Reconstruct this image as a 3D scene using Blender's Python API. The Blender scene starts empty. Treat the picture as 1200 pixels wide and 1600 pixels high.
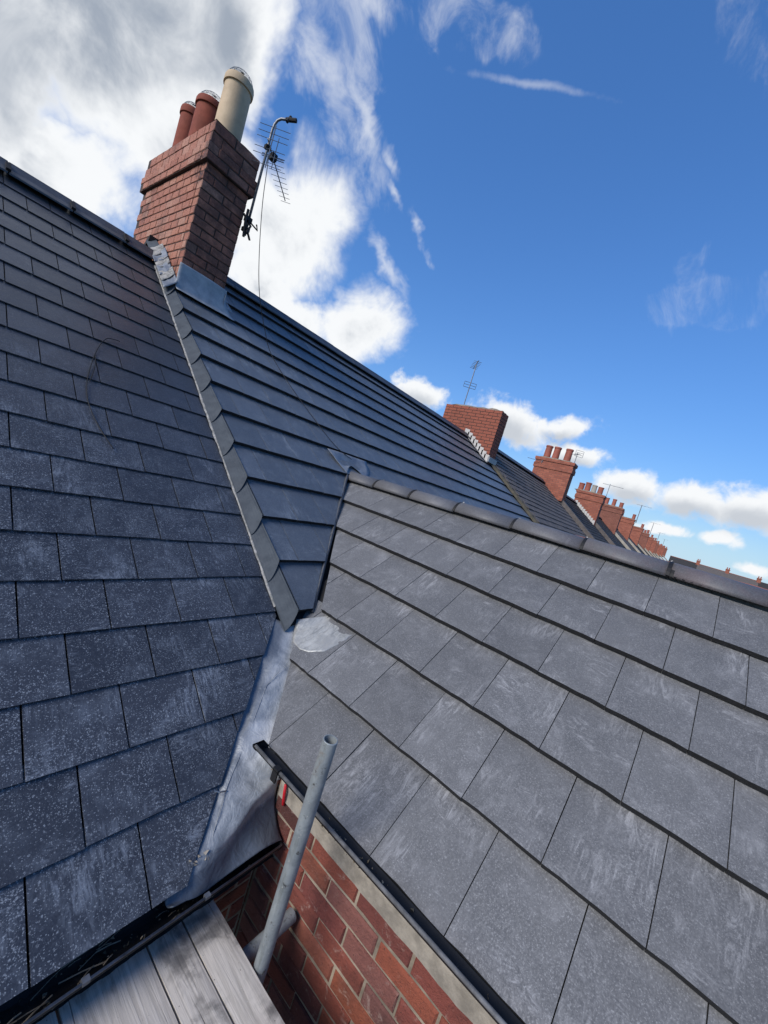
import bpy, bmesh, math, random
from mathutils import Vector, Matrix, noise
random.seed(7)
D = bpy.data
SC = bpy.context.scene
COL = SC.collection

# ------------------------------------------------------------------ camera
F = 618.848                      # focal length in pixels of a 1200 x 1600 picture
RIGHT = Vector((0.58999600, -0.75336620, 0.29042077))
UP = Vector((-0.11606214, 0.27682664, 0.95388500))
FWD = Vector((0.79902092, 0.59649508, -0.07588929))
cd = D.cameras.new('camera')
cam = D.objects.new('camera', cd)
COL.objects.link(cam)
cd.sensor_fit = 'VERTICAL'
cd.sensor_height = 36.0
cd.sensor_width = 27.0
cd.lens = F / 1600 * 36
cd.clip_start = 0.02
cd.clip_end = 6000
m = Matrix((RIGHT, UP, -FWD)).transposed().to_4x4()
cam.matrix_world = m
SC.camera = cam
GROUND = -6.4

# ------------------------------------------------------------------ light
SUN_AZ = math.radians(-80)       # from +Y towards -X
SUN_EL = math.radians(34)
SUN_DIR = Vector((math.cos(SUN_EL) * math.sin(SUN_AZ), math.cos(SUN_EL) * math.cos(SUN_AZ), math.sin(SUN_EL)))
sl = D.lights.new('sun', 'SUN')
sl.energy = 3.0
sl.angle = math.radians(28)      # sun veiled by the bright cloud: soft-edged shade
sl.color = (1.0, 0.94, 0.86)
so = D.objects.new('sun', sl)
COL.objects.link(so)
so.rotation_euler = SUN_DIR.to_track_quat('Z', 'Y').to_euler()
SC.view_settings.view_transform = 'Standard'
SC.view_settings.look = 'None'
SC.view_settings.exposure = 0.42
SC.view_settings.gamma = 1.0
SC.view_settings.use_curve_mapping = False


def V(*a):
    return Vector(a)


class NT:
    """small node helper"""
    def __init__(s, tree):
        s.t = tree
        s.n = tree.nodes
        s.l = tree.links

    def put(s, sock, v):
        if isinstance(v, bpy.types.NodeSocket):
            s.l.new(v, sock)
        elif v is not None:
            if hasattr(sock, 'default_value'):
                try:
                    sock.default_value = v
                except Exception:
                    sock.default_value = (v[0], v[1], v[2], 1.0)

    def node(s, typ, ins=None, **kw):
        n = s.n.new(typ)
        for k, v in kw.items():
            setattr(n, k, v)
        for k, v in (ins or {}).items():
            s.put(n.inputs[k], v)
        return n

    def math(s, op, a, b=None, c=None, clamp=False):
        n = s.node('ShaderNodeMath', operation=op, use_clamp=clamp)
        s.put(n.inputs[0], a)
        s.put(n.inputs[1], b)
        s.put(n.inputs[2], c)
        return n.outputs[0]

    def vmath(s, op, a, b=None, out=0, scale=None):
        n = s.node('ShaderNodeVectorMath', operation=op)
        s.put(n.inputs[0], a)
        s.put(n.inputs[1], b)
        if scale is not None:
            s.put(n.inputs['Scale'], scale)
        return n.outputs[out]

    def mix(s, f, a, b, blend='MIX'):
        n = s.node('ShaderNodeMix', data_type='RGBA', blend_type=blend)
        s.put(n.inputs[0], f)
        s.put(n.inputs[6], a)
        s.put(n.inputs[7], b)
        return n.outputs[2]

    def noise(s, v, scale, detail=3, rough=0.55, dist=0.0, out=0):
        n = s.node('ShaderNodeTexNoise', {'Scale': scale, 'Detail': detail, 'Roughness': rough, 'Distortion': dist})
        s.put(n.inputs['Vector'], v)
        return n.outputs[out]

    def ramp(s, f, a, b, smooth=True):
        n = s.node('ShaderNodeMapRange', clamp=True)
        n.interpolation_type = 'SMOOTHSTEP' if smooth else 'LINEAR'
        s.put(n.inputs[0], f)
        s.put(n.inputs[1], a)
        s.put(n.inputs[2], b)
        return n.outputs[0]

    def cramp(s, f, stops):
        n = s.node('ShaderNodeValToRGB')
        e = n.color_ramp.elements
        while len(e) < len(stops):
            e.new(0.5)
        for el, (p, c) in zip(e, stops):
            el.position = p
            el.color = (c[0], c[1], c[2], 1)
        s.put(n.inputs[0], f)
        return n.outputs[0]


# ------------------------------------------------------------------ sky
def sky_dir(px, py):
    return (RIGHT * (px - 600) - UP * (py - 800) + FWD * F)


world = D.worlds.new('World')
SC.world = world
world.use_nodes = True
w = NT(world.node_tree)
w.n.clear()
sky = w.node('ShaderNodeTexSky', sky_type='NISHITA', sun_disc=False)
sky.sun_elevation = SUN_EL
sky.sun_rotation = SUN_AZ
sky.altitude = 50
sky.air_density = 1.0
sky.dust_density = 0.0
sky.ozone_density = 4.0
dirv = w.vmath('NORMALIZE', w.node('ShaderNodeTexCoord').outputs['Generated'])
warp = w.noise(dirv, 5.0, 5, 0.62, out=1)
warp = w.vmath('SCALE', w.vmath('SUBTRACT', warp, (0.5, 0.5, 0.5)), scale=0.20)
dwarp = w.vmath('ADD', dirv, warp)
# streaky wisps: noise stretched along one sky direction
STREAK = (sky_dir(520, 380) - sky_dir(470, 40)).normalized()


def blob(cx, cy, ax, ay, bx, by, src):
    """distance-like field 1 at the centre, 0 on the ellipse, negative outside (a cloud fixed to a sky direction)"""
    c = sky_dir(cx, cy).normalized()
    ta = sky_dir(cx + ax, cy + ay)
    ta = ta / ta.dot(c) - c
    tb = sky_dir(cx + bx, cy + by)
    tb = tb / tb.dot(c) - c
    # dual basis in the tangent plane
    aa, bb, ab = ta.dot(ta), tb.dot(tb), ta.dot(tb)
    det = aa * bb - ab * ab
    ga = (ta * bb - tb * ab) / det
    gb = (tb * aa - ta * ab) / det
    x = w.vmath('DOT_PRODUCT', src, tuple(ga), out=1)
    y = w.vmath('DOT_PRODUCT', src, tuple(gb), out=1)
    z = w.math('MULTIPLY', w.math('MINIMUM', w.vmath('DOT_PRODUCT', src, tuple(c), out=1), 0.0), 12.0)
    cc = w.node('ShaderNodeCombineXYZ', {0: x, 1: y, 2: z}).outputs[0]
    return w.math('SUBTRACT', 1.0, w.vmath('LENGTH', cc, out=1))


def union(lst, src):
    r = None
    for a in lst:
        b = blob(*a[:6], src)
        if len(a) > 6:
            b = w.math('MINIMUM', b, a[6])
        r = b if r is None else w.math('MAXIMUM', r, b)
    return r


solid = union([
    (60, 255, 190, 80, -40, 80),
    (300, 250, 130, 90, -60, 120),
    (425, 355, 105, 55, -42, 112),        # behind the chimney
    (400, 440, 90, 45, -20, 50),
    (560, 520, 70, 20, -20, 62),          # puff above the roof
    (480, 500, 60, 40, -20, 40),
], dwarp)
LOWS = [
    (660, 612, 46, 22, -8, 22),           # low clouds behind the stacks
    (800, 660, 70, 24, -10, 36),
    (880, 665, 60, 6, -4, 20),
    (900, 705, 60, 14, -4, 20),
    (990, 758, 70, 16, -6, 26),
    (1080, 784, 110, 26, -8, 30),
    (1180, 802, 110, 24, -9, 38),
    (1132, 843, 42, 8, -3, 11),
    (1035, 823, 46, 10, -2, 10),
    (1190, 888, 40, 8, -2, 10),
]
lsrc = w.vmath('ADD', dirv, w.vmath('SCALE', warp, scale=0.30))
low = union(LOWS, lsrc)
lowup = union(LOWS, w.vmath('ADD', lsrc, (0.0, 0.0, 0.022)))   # the same clouds a little higher: tells tops from undersides
bank = union([
    (60, -60, 400, -40, -60, 360),        # the big bank upper left, going on beyond the frame
    (-330, 120, 460, 0, 0, 460),
    (20, -560, 620, 0, 0, 520),
    (250, 80, 170, 60, -50, 220),
], dwarp)
thin = union([
    (490, 110, 70, 190, -45, 12),
    (560, 190, 60, 170, -30, 10),
    (520, 60, 50, 120, -70, 20, 0.5),
    (610, 250, 22, 60, -20, 8),
    (655, 365, 20, 42, -14, 6),
    (612, 320, 16, 40, -16, 6),
    (605, 420, 20, 60, -20, 6),
    (720, 30, 95, 30, -20, 55, 0.30),
    (1120, 485, 110, 10, -20, 50, 0.14),
    (1180, 60, 70, 40, -30, 90, 0.12),
    (1185, 200, 60, 20, -20, 60, 0.02),
    (550, 20, 150, 60, -30, 50),
    (90, 330, 130, 80, -20, 26),
], dwarp)
trail = union([(830, 133, 140, 29, -3, 11)], w.vmath('ADD', dirv, w.vmath('SCALE', warp, scale=0.16)))
n1 = w.noise(dirv, 7.0, 8, 0.62, 0.4)
stv = w.vmath('SUBTRACT', dirv, w.vmath('SCALE', w.vmath('SCALE', tuple(STREAK), scale=w.vmath('DOT_PRODUCT', dirv, tuple(STREAK), out=1)), scale=0.72))
n2 = w.noise(stv, 13.0, 7, 0.65, 0.6)
n3 = w.noise(dirv, 3.0, 5, 0.55, 0.3)
bankf = w.math('ADD', w.math('MULTIPLY', bank, 1.7), w.math('MULTIPLY', w.math('SUBTRACT', n1, 0.5), 1.0))
mb = w.ramp(bankf, -0.12, 0.50)
lown = w.math('MULTIPLY', w.math('SUBTRACT', w.noise(dirv, 24.0, 6, 0.6, 0.3), 0.5), 1.5)
lf = w.math('ADD', low, lown)
ml = w.ramp(lf, -0.12, 0.50)
fs = w.math('ADD', solid, w.math('MULTIPLY', w.math('SUBTRACT', n1, 0.5), 1.5))
ms = w.ramp(fs, -0.22, 0.50)
ft = w.math('ADD', thin, w.math('MULTIPLY', w.math('SUBTRACT', n2, 0.52), 2.4))
mt = w.math('MULTIPLY', w.ramp(ft, -0.05, 1.25), 0.62)
fr = w.math('ADD', trail, w.math('MULTIPLY', w.math('SUBTRACT', w.noise(dirv, 45.0, 4, 0.6), 0.5), 0.9))
mr = w.math('MULTIPLY', w.ramp(fr, 0.0, 1.1), 0.30)
mask = w.math('MAXIMUM', w.math('MAXIMUM', w.math('MAXIMUM', ms, mb), ml), w.math('MAXIMUM', mt, mr), clamp=True)
# grey undersides where a cloud is thick, white at its thin edges
core = w.ramp(w.math('ADD', fs, w.math('MULTIPLY', w.math('SUBTRACT', n3, 0.5), 1.6)), 0.50, 1.35)
streaks = w.noise(stv, 6.0, 6, 0.6, 0.5)
core = w.math('MULTIPLY', core, w.ramp(streaks, 0.30, 0.60))
bcore = w.math('MULTIPLY', w.ramp(w.math('ADD', bankf, w.math('MULTIPLY', w.math('SUBTRACT', n3, 0.5), 2.0)), 0.35, 1.10), w.ramp(streaks, 0.22, 0.66))
core = w.math('MAXIMUM', core, bcore)
lcore = w.math('MULTIPLY', w.ramp(w.math('ADD', lowup, w.math('MULTIPLY', lown, 0.35)), 0.12, 0.85), 0.60)
core = w.math('MAXIMUM', core, lcore)
ccol = w.mix(core, (0.90, 0.92, 0.94), (0.34, 0.39, 0.47))
# the clear sky: Nishita with a touch more saturation, as the phone renders it
hzz = w.node('ShaderNodeSeparateXYZ')
w.l.new(dirv, hzz.inputs[0])
hs = w.node('ShaderNodeHueSaturation', {'Hue': 0.5, 'Saturation': 1.14, 'Value': 1.0})
lum = w.vmath('DOT_PRODUCT', sky.outputs[0], (0.25, 0.45, 0.30), out=1)
comp = w.math('DIVIDE', 1.0, w.math('ADD', 1.0, w.math('MULTIPLY', lum, 0.23)))
w.l.new(w.vmath('SCALE', w.mix(1.0, sky.outputs[0], (0.95, 0.97, 1.08), 'MULTIPLY'), scale=comp), hs.inputs['Color'])
# pale blue air close to the horizon all the way round
hzf = w.math('SUBTRACT', 1.0, w.ramp(hzz.outputs[2], -0.02, 0.16))
skyc = w.mix(w.math('MULTIPLY', hzf, 0.85), hs.outputs[0], (2.3, 3.5, 4.6))
bg1 = w.node('ShaderNodeBackground', {'Strength': 0.15})
w.put(hs.inputs['Value'], 1.32)
w.l.new(skyc, bg1.inputs['Color'])
bg2 = w.node('ShaderNodeBackground', {'Strength': 0.78})
w.l.new(ccol, bg2.inputs['Color'])
mx = w.node('ShaderNodeMixShader')
w.l.new(mask, mx.inputs[0])
w.l.new(bg1.outputs[0], mx.inputs[1])
w.l.new(bg2.outputs[0], mx.inputs[2])
wo = w.node('ShaderNodeOutputWorld')
w.l.new(mx.outputs[0], wo.inputs[0])


# ------------------------------------------------------------------ materials
def new_mat(name):
    mt_ = D.materials.new(name)
    mt_.use_nodes = True
    k = NT(mt_.node_tree)
    b = k.n['Principled BSDF']
    return mt_, k, b


def fin(k, b, col, rough, bump=None, bstr=0.3, bdist=0.01, spec=0.5, metal=0.0):
    k.put(b.inputs['Base Color'], col)
    k.put(b.inputs['Roughness'], rough)
    k.put(b.inputs['Specular IOR Level'], spec)
    k.put(b.inputs['Metallic'], metal)
    if bump is not None:
        n = k.node('ShaderNodeBump', {'Strength': bstr, 'Distance': bdist})
        k.l.new(bump, n.inputs['Height'])
        k.l.new(n.outputs[0], b.inputs['Normal'])


def coords(k, spread=9.0):
    """position, shifted per object so that a texture does not run across neighbouring pieces"""
    g = k.node('ShaderNodeNewGeometry').outputs['Position']
    r = k.node('ShaderNodeObjectInfo').outputs['Random']
    o = k.node('ShaderNodeCombineXYZ', {0: k.math('MULTIPLY', r, spread), 1: k.math('MULTIPLY', r, spread * 2.3), 2: k.math('MULTIPLY', r, spread * 3.7)}).outputs[0]
    return g, k.vmath('ADD', g, o), r


def slab_material(name, c1, c2, dust, smear, along, up, rough=0.45, specks=1.0, smears=1.0, rnd=0.25, wear=None):
    mt_, k, b = new_mat(name)
    g, v, r = coords(k)
    base = k.mix(k.ramp(k.noise(v, 2.2, 4, 0.6), 0.3, 0.7), c1, c2)
    fine = k.noise(v, 160, 3, 0.7)
    base = k.mix(k.ramp(fine, 0.35, 0.75), base, tuple(x * 1.35 for x in c2))
    # plane coordinates for directional marks
    a = k.vmath('DOT_PRODUCT', v, along, out=1)
    u = k.vmath('DOT_PRODUCT', v, up, out=1)
    # rubbed patches: fine curved strokes inside soft areas
    pv = k.node('ShaderNodeCombineXYZ', {0: k.math('MULTIPLY', a, 34.0), 1: k.math('MULTIPLY', u, 7.0), 2: k.math('MULTIPLY', r, 30.0)}).outputs[0]
    strokes = k.noise(pv, 1.0, 5, 0.75, 1.9)
    pq = k.node('ShaderNodeCombineXYZ', {0: k.math('MULTIPLY', a, 9.0), 1: k.math('MULTIPLY', u, 26.0), 2: k.math('MULTIPLY', r, 50.0)}).outputs[0]
    strokes2 = k.noise(pq, 1.0, 5, 0.75, 2.6)
    if wear:                                     # feet and mortar dust have marked the lower courses most
        sz_ = k.node('ShaderNodeSeparateXYZ')
        k.l.new(g, sz_.inputs[0])
        wf_ = k.ramp(k.math('ADD', sz_.outputs[2], k.math('MULTIPLY', k.math('SUBTRACT', k.noise(g, 1.6, 3), 0.5), 0.9)), wear[0], wear[1])
        smears = k.math('MULTIPLY', k.math('ADD', 0.12, k.math('MULTIPLY', wf_, 0.88)), smears)
        specks = k.math('MULTIPLY', k.math('ADD', 0.25, k.math('MULTIPLY', wf_, 0.75)), specks)
    area = k.ramp(k.noise(v, 4.2, 3, 0.5, 0.6), 0.47, 0.70)
    area2 = k.ramp(k.noise(v, 6.5, 3, 0.5, 0.8), 0.50, 0.72)
    s1 = k.math('MULTIPLY', k.ramp(strokes, 0.42, 0.72), area)
    s2 = k.math('MULTIPLY', k.ramp(strokes2, 0.46, 0.74), area2)
    sm = k.math('MULTIPLY', k.math('MAXIMUM', s1, s2), smears, clamp=True)
    col = k.mix(sm, base, smear)
    # chalky film
    film = k.math('MULTIPLY', k.ramp(k.noise(v, 9, 5, 0.7, 0.5), 0.48, 0.78), k.math('MULTIPLY', 0.30, smears))
    col = k.mix(film, col, smear)
    # splashes of lime and mortar: little dots and rings
    dots = None
    for sc, lo, hi, th in ((200.0, 0.14, 0.40, 0.30), (105.0, 0.12, 0.36, 0.44), (50.0, 0.06, 0.22, 0.66)):
        vo = k.node('ShaderNodeTexVoronoi', {'Scale': sc, 'Randomness': 1.0}, feature='F1')
        k.l.new(k.vmath('ADD', v, k.vmath('SCALE', k.noise(v, sc * 1.6, 3, out=1), scale=1.6 / sc)), vo.inputs['Vector'])
        d = k.math('SUBTRACT', 1.0, k.ramp(vo.outputs['Distance'], lo, hi))
        sep = k.node('ShaderNodeSeparateColor')
        k.l.new(vo.outputs['Color'], sep.inputs[0])
        dens = k.math('ADD', sep.outputs[0], k.math('MULTIPLY', k.math('SUBTRACT', k.noise(v, 3.6, 4, 0.65), 0.52), 1.9))
        d = k.math('MULTIPLY', d, k.ramp(dens, th, th + 0.16))
        dots = d if dots is None else k.math('MAXIMUM', dots, d)
    dots = k.math('MULTIPLY', k.math('MULTIPLY', dots, k.ramp(k.noise(v, 300, 2, 0.6), 0.12, 0.45)), specks, clamp=True)
    col = k.mix(dots, col, dust)
    val = k.math('ADD', 1.0 - rnd / 2, k.math('MULTIPLY', r, rnd))
    hsv = k.node('ShaderNodeHueSaturation', {'Value': val})
    k.l.new(col, hsv.inputs['Color'])
    rg = k.math('ADD', rough, k.math('MULTIPLY', k.math('ADD', sm, k.math('MULTIPLY', k.noise(v, 12, 3), 0.5)), 0.22))
    h = k.math('ADD', k.math('MULTIPLY', k.noise(v, 28, 5, 0.65), 0.6), k.math('MULTIPLY', fine, 0.14))
    fin(k, b, hsv.outputs[0], rg, h, 0.35, 0.006)
    return mt_


def plain(name, c, rough=0.6, var=0.25, scale=12, metal=0.0, bump=0.2, c2=None, spec=0.5, bscale=60):
    mt_, k, b = new_mat(name)
    g, v, r = coords(k)
    c2 = c2 or tuple(x * (1 - var) for x in c)
    col = k.mix(k.ramp(k.noise(v, scale, 5, 0.65), 0.3, 0.7), c, c2)
    fin(k, b, col, k.math('ADD', rough - 0.06, k.math('MULTIPLY', k.noise(v, scale * 2, 3), 0.14)), k.noise(v, bscale, 4, 0.6), bump, 0.004, spec, metal)
    return mt_


def brick_material(name, stops, stain=(0.03, 0.02, 0.018), stain_amt=0.35, lime=0.25, rough=0.85):
    mt_, k, b = new_mat(name)
    g, v, r = coords(k, 5.0)
    c = k.cramp(r, stops)
    c = k.mix(k.math('MULTIPLY', k.ramp(k.noise(v, 26, 5, 0.7, 0.4), 0.42, 0.72), 0.55), c, k.mix(0.5, c, (0.10, 0.035, 0.03)))
    c = k.mix(k.math('MULTIPLY', k.ramp(k.noise(g, 2.6, 4, 0.65), 0.48, 0.74), stain_amt), c, stain)
    c = k.mix(k.math('MULTIPLY', k.ramp(k.noise(v, 17, 6, 0.75, 0.8), 0.56, 0.74), lime), c, (0.46, 0.36, 0.30))
    c = k.mix(k.ramp(k.noise(v, 150, 2, 0.6), 0.66, 0.74), c, stain)
    h = k.math('ADD', k.noise(v, 34, 6, 0.7), k.math('MULTIPLY', k.noise(v, 170, 3, 0.6), 0.35))
    fin(k, b, c, rough, h, 1.0, 0.012, 0.3)
    return mt_


def brick_texture_material(name, ca, cb, mortar, axis):
    mt_, k, b = new_mat(name)
    g = k.node('ShaderNodeNewGeometry').outputs['Position']
    s = k.node('ShaderNodeSeparateXYZ')
    k.l.new(g, s.inputs[0])
    v = k.node('ShaderNodeCombineXYZ', {0: k.math('ADD', s.outputs[0], s.outputs[1]), 1: s.outputs[2]}).outputs[0]
    t = k.node('ShaderNodeTexBrick', {'Color1': (*ca, 1), 'Color2': (*cb, 1), 'Mortar': (*mortar, 1), 'Scale': 1.0,
                                      'Mortar Size': 0.006, 'Brick Width': 0.237, 'Row Height': 0.08, 'Bias': 0.0})
    k.l.new(v, t.inputs['Vector'])
    c = k.mix(k.math('MULTIPLY', k.ramp(k.noise(g, 3, 5, 0.7), 0.4, 0.75), 0.5), t.outputs['Color'], tuple(x * 0.5 for x in ca))
    h = k.math('ADD', k.math('MULTIPLY', k.math('SUBTRACT', 1.0, t.outputs['Fac']), 1.0), k.math('MULTIPLY', k.noise(g, 60, 4), 0.3))
    fin(k, b, c, 0.88, h, 0.6, 0.01, 0.3)
    return mt_


p = 0.6354447556
q = 0.5876054240
cp, sp, cq, sq = math.cos(p), math.sin(p), math.cos(q), math.sin(q)
UM = Vector((0, cp, sp))
NM = Vector((0, -sp, cp))
UO = Vector((cq, 0, sq))
NO = Vector((-sq, 0, cq))
EX = Vector((1, 0, 0))
EY = Vector((0, 1, 0))
EZ = Vector((0, 0, 1))

M = {}
M['slate'] = slab_material('slate_blue_black', (0.028, 0.030, 0.036), (0.040, 0.042, 0.049), (0.28, 0.30, 0.32), (0.19, 0.21, 0.24), tuple(EX), tuple(UM), 0.31, 0.9, 1.15, 0.30, wear=(0.35, -0.75))
M['tile_c'] = slab_material('tile_blue_grey', (0.060, 0.070, 0.084), (0.082, 0.092, 0.106), (0.21, 0.24, 0.26), (0.20, 0.225, 0.25), tuple(EX), tuple(UM), 0.38, 0.25, 1.0, 0.22)
M['tile_o'] = slab_material('tile_warm_grey', (0.078, 0.079, 0.082), (0.106, 0.106, 0.107), (0.31, 0.31, 0.31), (0.27, 0.27, 0.275), tuple(EY), tuple(UO), 0.55, 0.50, 1.05, 0.18)
M['edge'] = plain('tile_edge_dark', (0.014, 0.014, 0.016), 0.9, 0.6, 60, bump=1.0, bscale=90)
M['ridge'] = slab_material('ridge_tile_grey', (0.070, 0.070, 0.075), (0.094, 0.093, 0.098), (0.22, 0.22, 0.23), (0.18, 0.18, 0.19), tuple(EY), tuple(UO), 0.52, 0.3, 0.6, 0.12)
_k = NT(M['ridge'].node_tree)
_b = _k.n['Principled BSDF']
_src = _b.inputs['Base Color'].links[0].from_socket
_g = _k.node('ShaderNodeNewGeometry').outputs['Position']
_s = _k.node('ShaderNodeSeparateXYZ')
_k.l.new(_g, _s.inputs[0])
_f = _k.math('MULTIPLY', _k.ramp(_s.outputs[1], 1.1, -0.2), _k.ramp(_k.noise(_g, 7, 5, 0.7, 0.5), 0.36, 0.60))
_xx = _k.math('ADD', _s.outputs[0], _k.math('MULTIPLY', _s.outputs[1], 0.0266))
_f = _k.math('MULTIPLY', _f, _k.math('ADD', 0.08, _k.math('MULTIPLY', _k.ramp(_xx, 3.02, 3.08), 0.92)))
_k.l.new(_k.mix(_k.math('MULTIPLY', _f, 0.95), _src, (0.30, 0.09, 0.075)), _b.inputs['Base Color'])
M['ridge_d'] = plain('ridge_tile_dark', (0.055, 0.06, 0.072), 0.5, 0.4, 8)
M['verge'] = plain('verge_slip_grey', (0.056, 0.068, 0.080), 0.7, 0.35, 9, c2=(0.036, 0.045, 0.056), bump=0.5, bscale=40, spec=0.35)
M['deck'] = plain('dark_underlay', (0.008, 0.008, 0.009), 0.95)
M['black'] = plain('black_plastic', (0.012, 0.012, 0.013), 0.62, 0.3, 20, bump=0.1, spec=0.3)
M['gutlip'] = plain('weathered_gutter_plastic', (0.16, 0.165, 0.175), 0.45, 0.6, 18, bump=0.1)
M['mortar'] = plain('pale_mortar', (0.31, 0.275, 0.225), 0.92, 0.45, 14, bump=0.8, bscale=50)
M['mortar_d'] = plain('mortar_joint', (0.33, 0.27, 0.20), 0.95, 0.6, 9, bump=0.8, bscale=80)
M['mortar_k'] = plain('sooty_mortar', (0.075, 0.050, 0.042), 0.95, 0.5, 14, bump=0.8, bscale=80)
M['white_m'] = plain('white_lime_mortar', (0.52, 0.50, 0.47), 0.9, 0.25, 18, bump=0.6)
M['fillet'] = plain('old_mortar_fillet', (0.36, 0.345, 0.32), 0.9, 0.5, 30, bump=0.8, c2=(0.14, 0.14, 0.13))
M['moss'] = plain('mossy_mortar', (0.11, 0.090, 0.060), 0.95, 0.4, 10, bump=1.0, c2=(0.060, 0.055, 0.036))
M['brick'] = brick_material('red_brick', [(0.0, (0.13, 0.042, 0.036)), (0.3, (0.24, 0.066, 0.042)), (0.55, (0.17, 0.050, 0.042)), (0.75, (0.28, 0.080, 0.042)), (0.85, (0.16, 0.07, 0.06)), (1.0, (0.24, 0.09, 0.07))], lime=0.5, stain_amt=0.7)
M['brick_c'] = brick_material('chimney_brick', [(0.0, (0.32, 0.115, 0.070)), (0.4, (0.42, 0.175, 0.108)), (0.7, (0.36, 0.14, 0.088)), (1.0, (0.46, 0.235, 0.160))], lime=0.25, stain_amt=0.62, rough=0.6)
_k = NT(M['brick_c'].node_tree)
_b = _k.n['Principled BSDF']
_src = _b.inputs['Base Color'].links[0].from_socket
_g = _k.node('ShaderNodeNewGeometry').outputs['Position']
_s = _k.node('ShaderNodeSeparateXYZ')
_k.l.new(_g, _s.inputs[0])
# shade painted into the face away from the sun, with soot blotches and runs
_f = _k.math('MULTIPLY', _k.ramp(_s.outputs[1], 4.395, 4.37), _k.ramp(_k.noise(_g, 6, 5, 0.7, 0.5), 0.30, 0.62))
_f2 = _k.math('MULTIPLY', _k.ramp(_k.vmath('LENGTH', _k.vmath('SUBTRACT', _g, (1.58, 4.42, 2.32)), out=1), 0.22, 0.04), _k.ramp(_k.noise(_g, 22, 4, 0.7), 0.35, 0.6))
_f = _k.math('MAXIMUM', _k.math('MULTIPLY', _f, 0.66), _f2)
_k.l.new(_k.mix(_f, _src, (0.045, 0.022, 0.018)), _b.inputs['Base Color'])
M['brick_f'] = brick_material('orange_red_brick', [(0.0, (0.26, 0.08, 0.052)), (0.5, (0.37, 0.12, 0.07)), (1.0, (0.34, 0.11, 0.07))], lime=0.1, stain_amt=0.3)
M['wallbrick'] = brick_texture_material('brick_walling', (0.28, 0.085, 0.055), (0.20, 0.06, 0.045), (0.26, 0.21, 0.17), 0)
M['farbrick'] = brick_texture_material('far_chimney_brick', (0.34, 0.115, 0.072), (0.24, 0.078, 0.052), (0.17, 0.10, 0.08), 0)
M['farbrick2'] = brick_texture_material('brown_chimney_brick', (0.25, 0.095, 0.065), (0.19, 0.07, 0.05), (0.15, 0.10, 0.08), 0)
M['pot_cream'] = plain('cream_clay', (0.52, 0.385, 0.235), 0.7, 0.22, 5, bump=0.3)
M['pot_red'] = plain('red_clay', (0.25, 0.052, 0.025), 0.85, 0.35, 6, bump=0.3)
M['pot_far'] = plain('far_red_clay', (0.34, 0.095, 0.06), 0.7, 0.35, 3, bump=0.3)
M['pot_grey'] = plain('grey_clay', (0.42, 0.38, 0.32), 0.7, 0.3, 3, bump=0.3)
M['soot'] = plain('dark_inside', (0.01, 0.01, 0.01), 0.95)
M['steel'] = plain('galvanised_wire', (0.30, 0.32, 0.34), 0.4, 0.3, 20, metal=0.8)
M['alu'] = plain('aerial_aluminium', (0.20, 0.21, 0.23), 0.45, 0.4, 20, metal=0.6)
M['roof_old'] = plain('weathered_slate', (0.125, 0.108, 0.100), 0.8, 0.35, 6, bump=0.6, c2=(0.072, 0.066, 0.064), spec=0.3)
M['roof_dark'] = plain('dark_slate', (0.044, 0.042, 0.042), 0.8, 0.4, 5, bump=0.6, spec=0.3)
M['kerb'] = plain('pale_verge_coping', (0.35, 0.32, 0.27), 0.9, 0.3, 6)
M['red_ridge'] = plain('red_clay_ridge', (0.30, 0.09, 0.055), 0.8, 0.35, 6)
M['redplastic'] = plain('red_plastic', (0.50, 0.012, 0.02), 0.4, 0.1)
M['twig'] = plain('dry_twig', (0.26, 0.21, 0.15), 0.9, 0.5, 30)
M['asphalt'] = plain('asphalt', (0.05, 0.05, 0.052), 0.9, 0.3, 3, bump=0.5)
M['grass'] = plain('distant_fields', (0.05, 0.07, 0.03), 0.95, 0.4, 0.05, c2=(0.07, 0.065, 0.045))
M['yard'] = plain('concrete_yard', (0.20, 0.19, 0.18), 0.9, 0.35, 2, bump=0.5)
M['white'] = plain('white_window_frame', (0.75, 0.75, 0.73), 0.5, 0.1, 5)
mt_, k, b = new_mat('window_glass')
fin(k, b, (0.02, 0.025, 0.03, 1), 0.05)
M['glass'] = mt_


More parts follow.
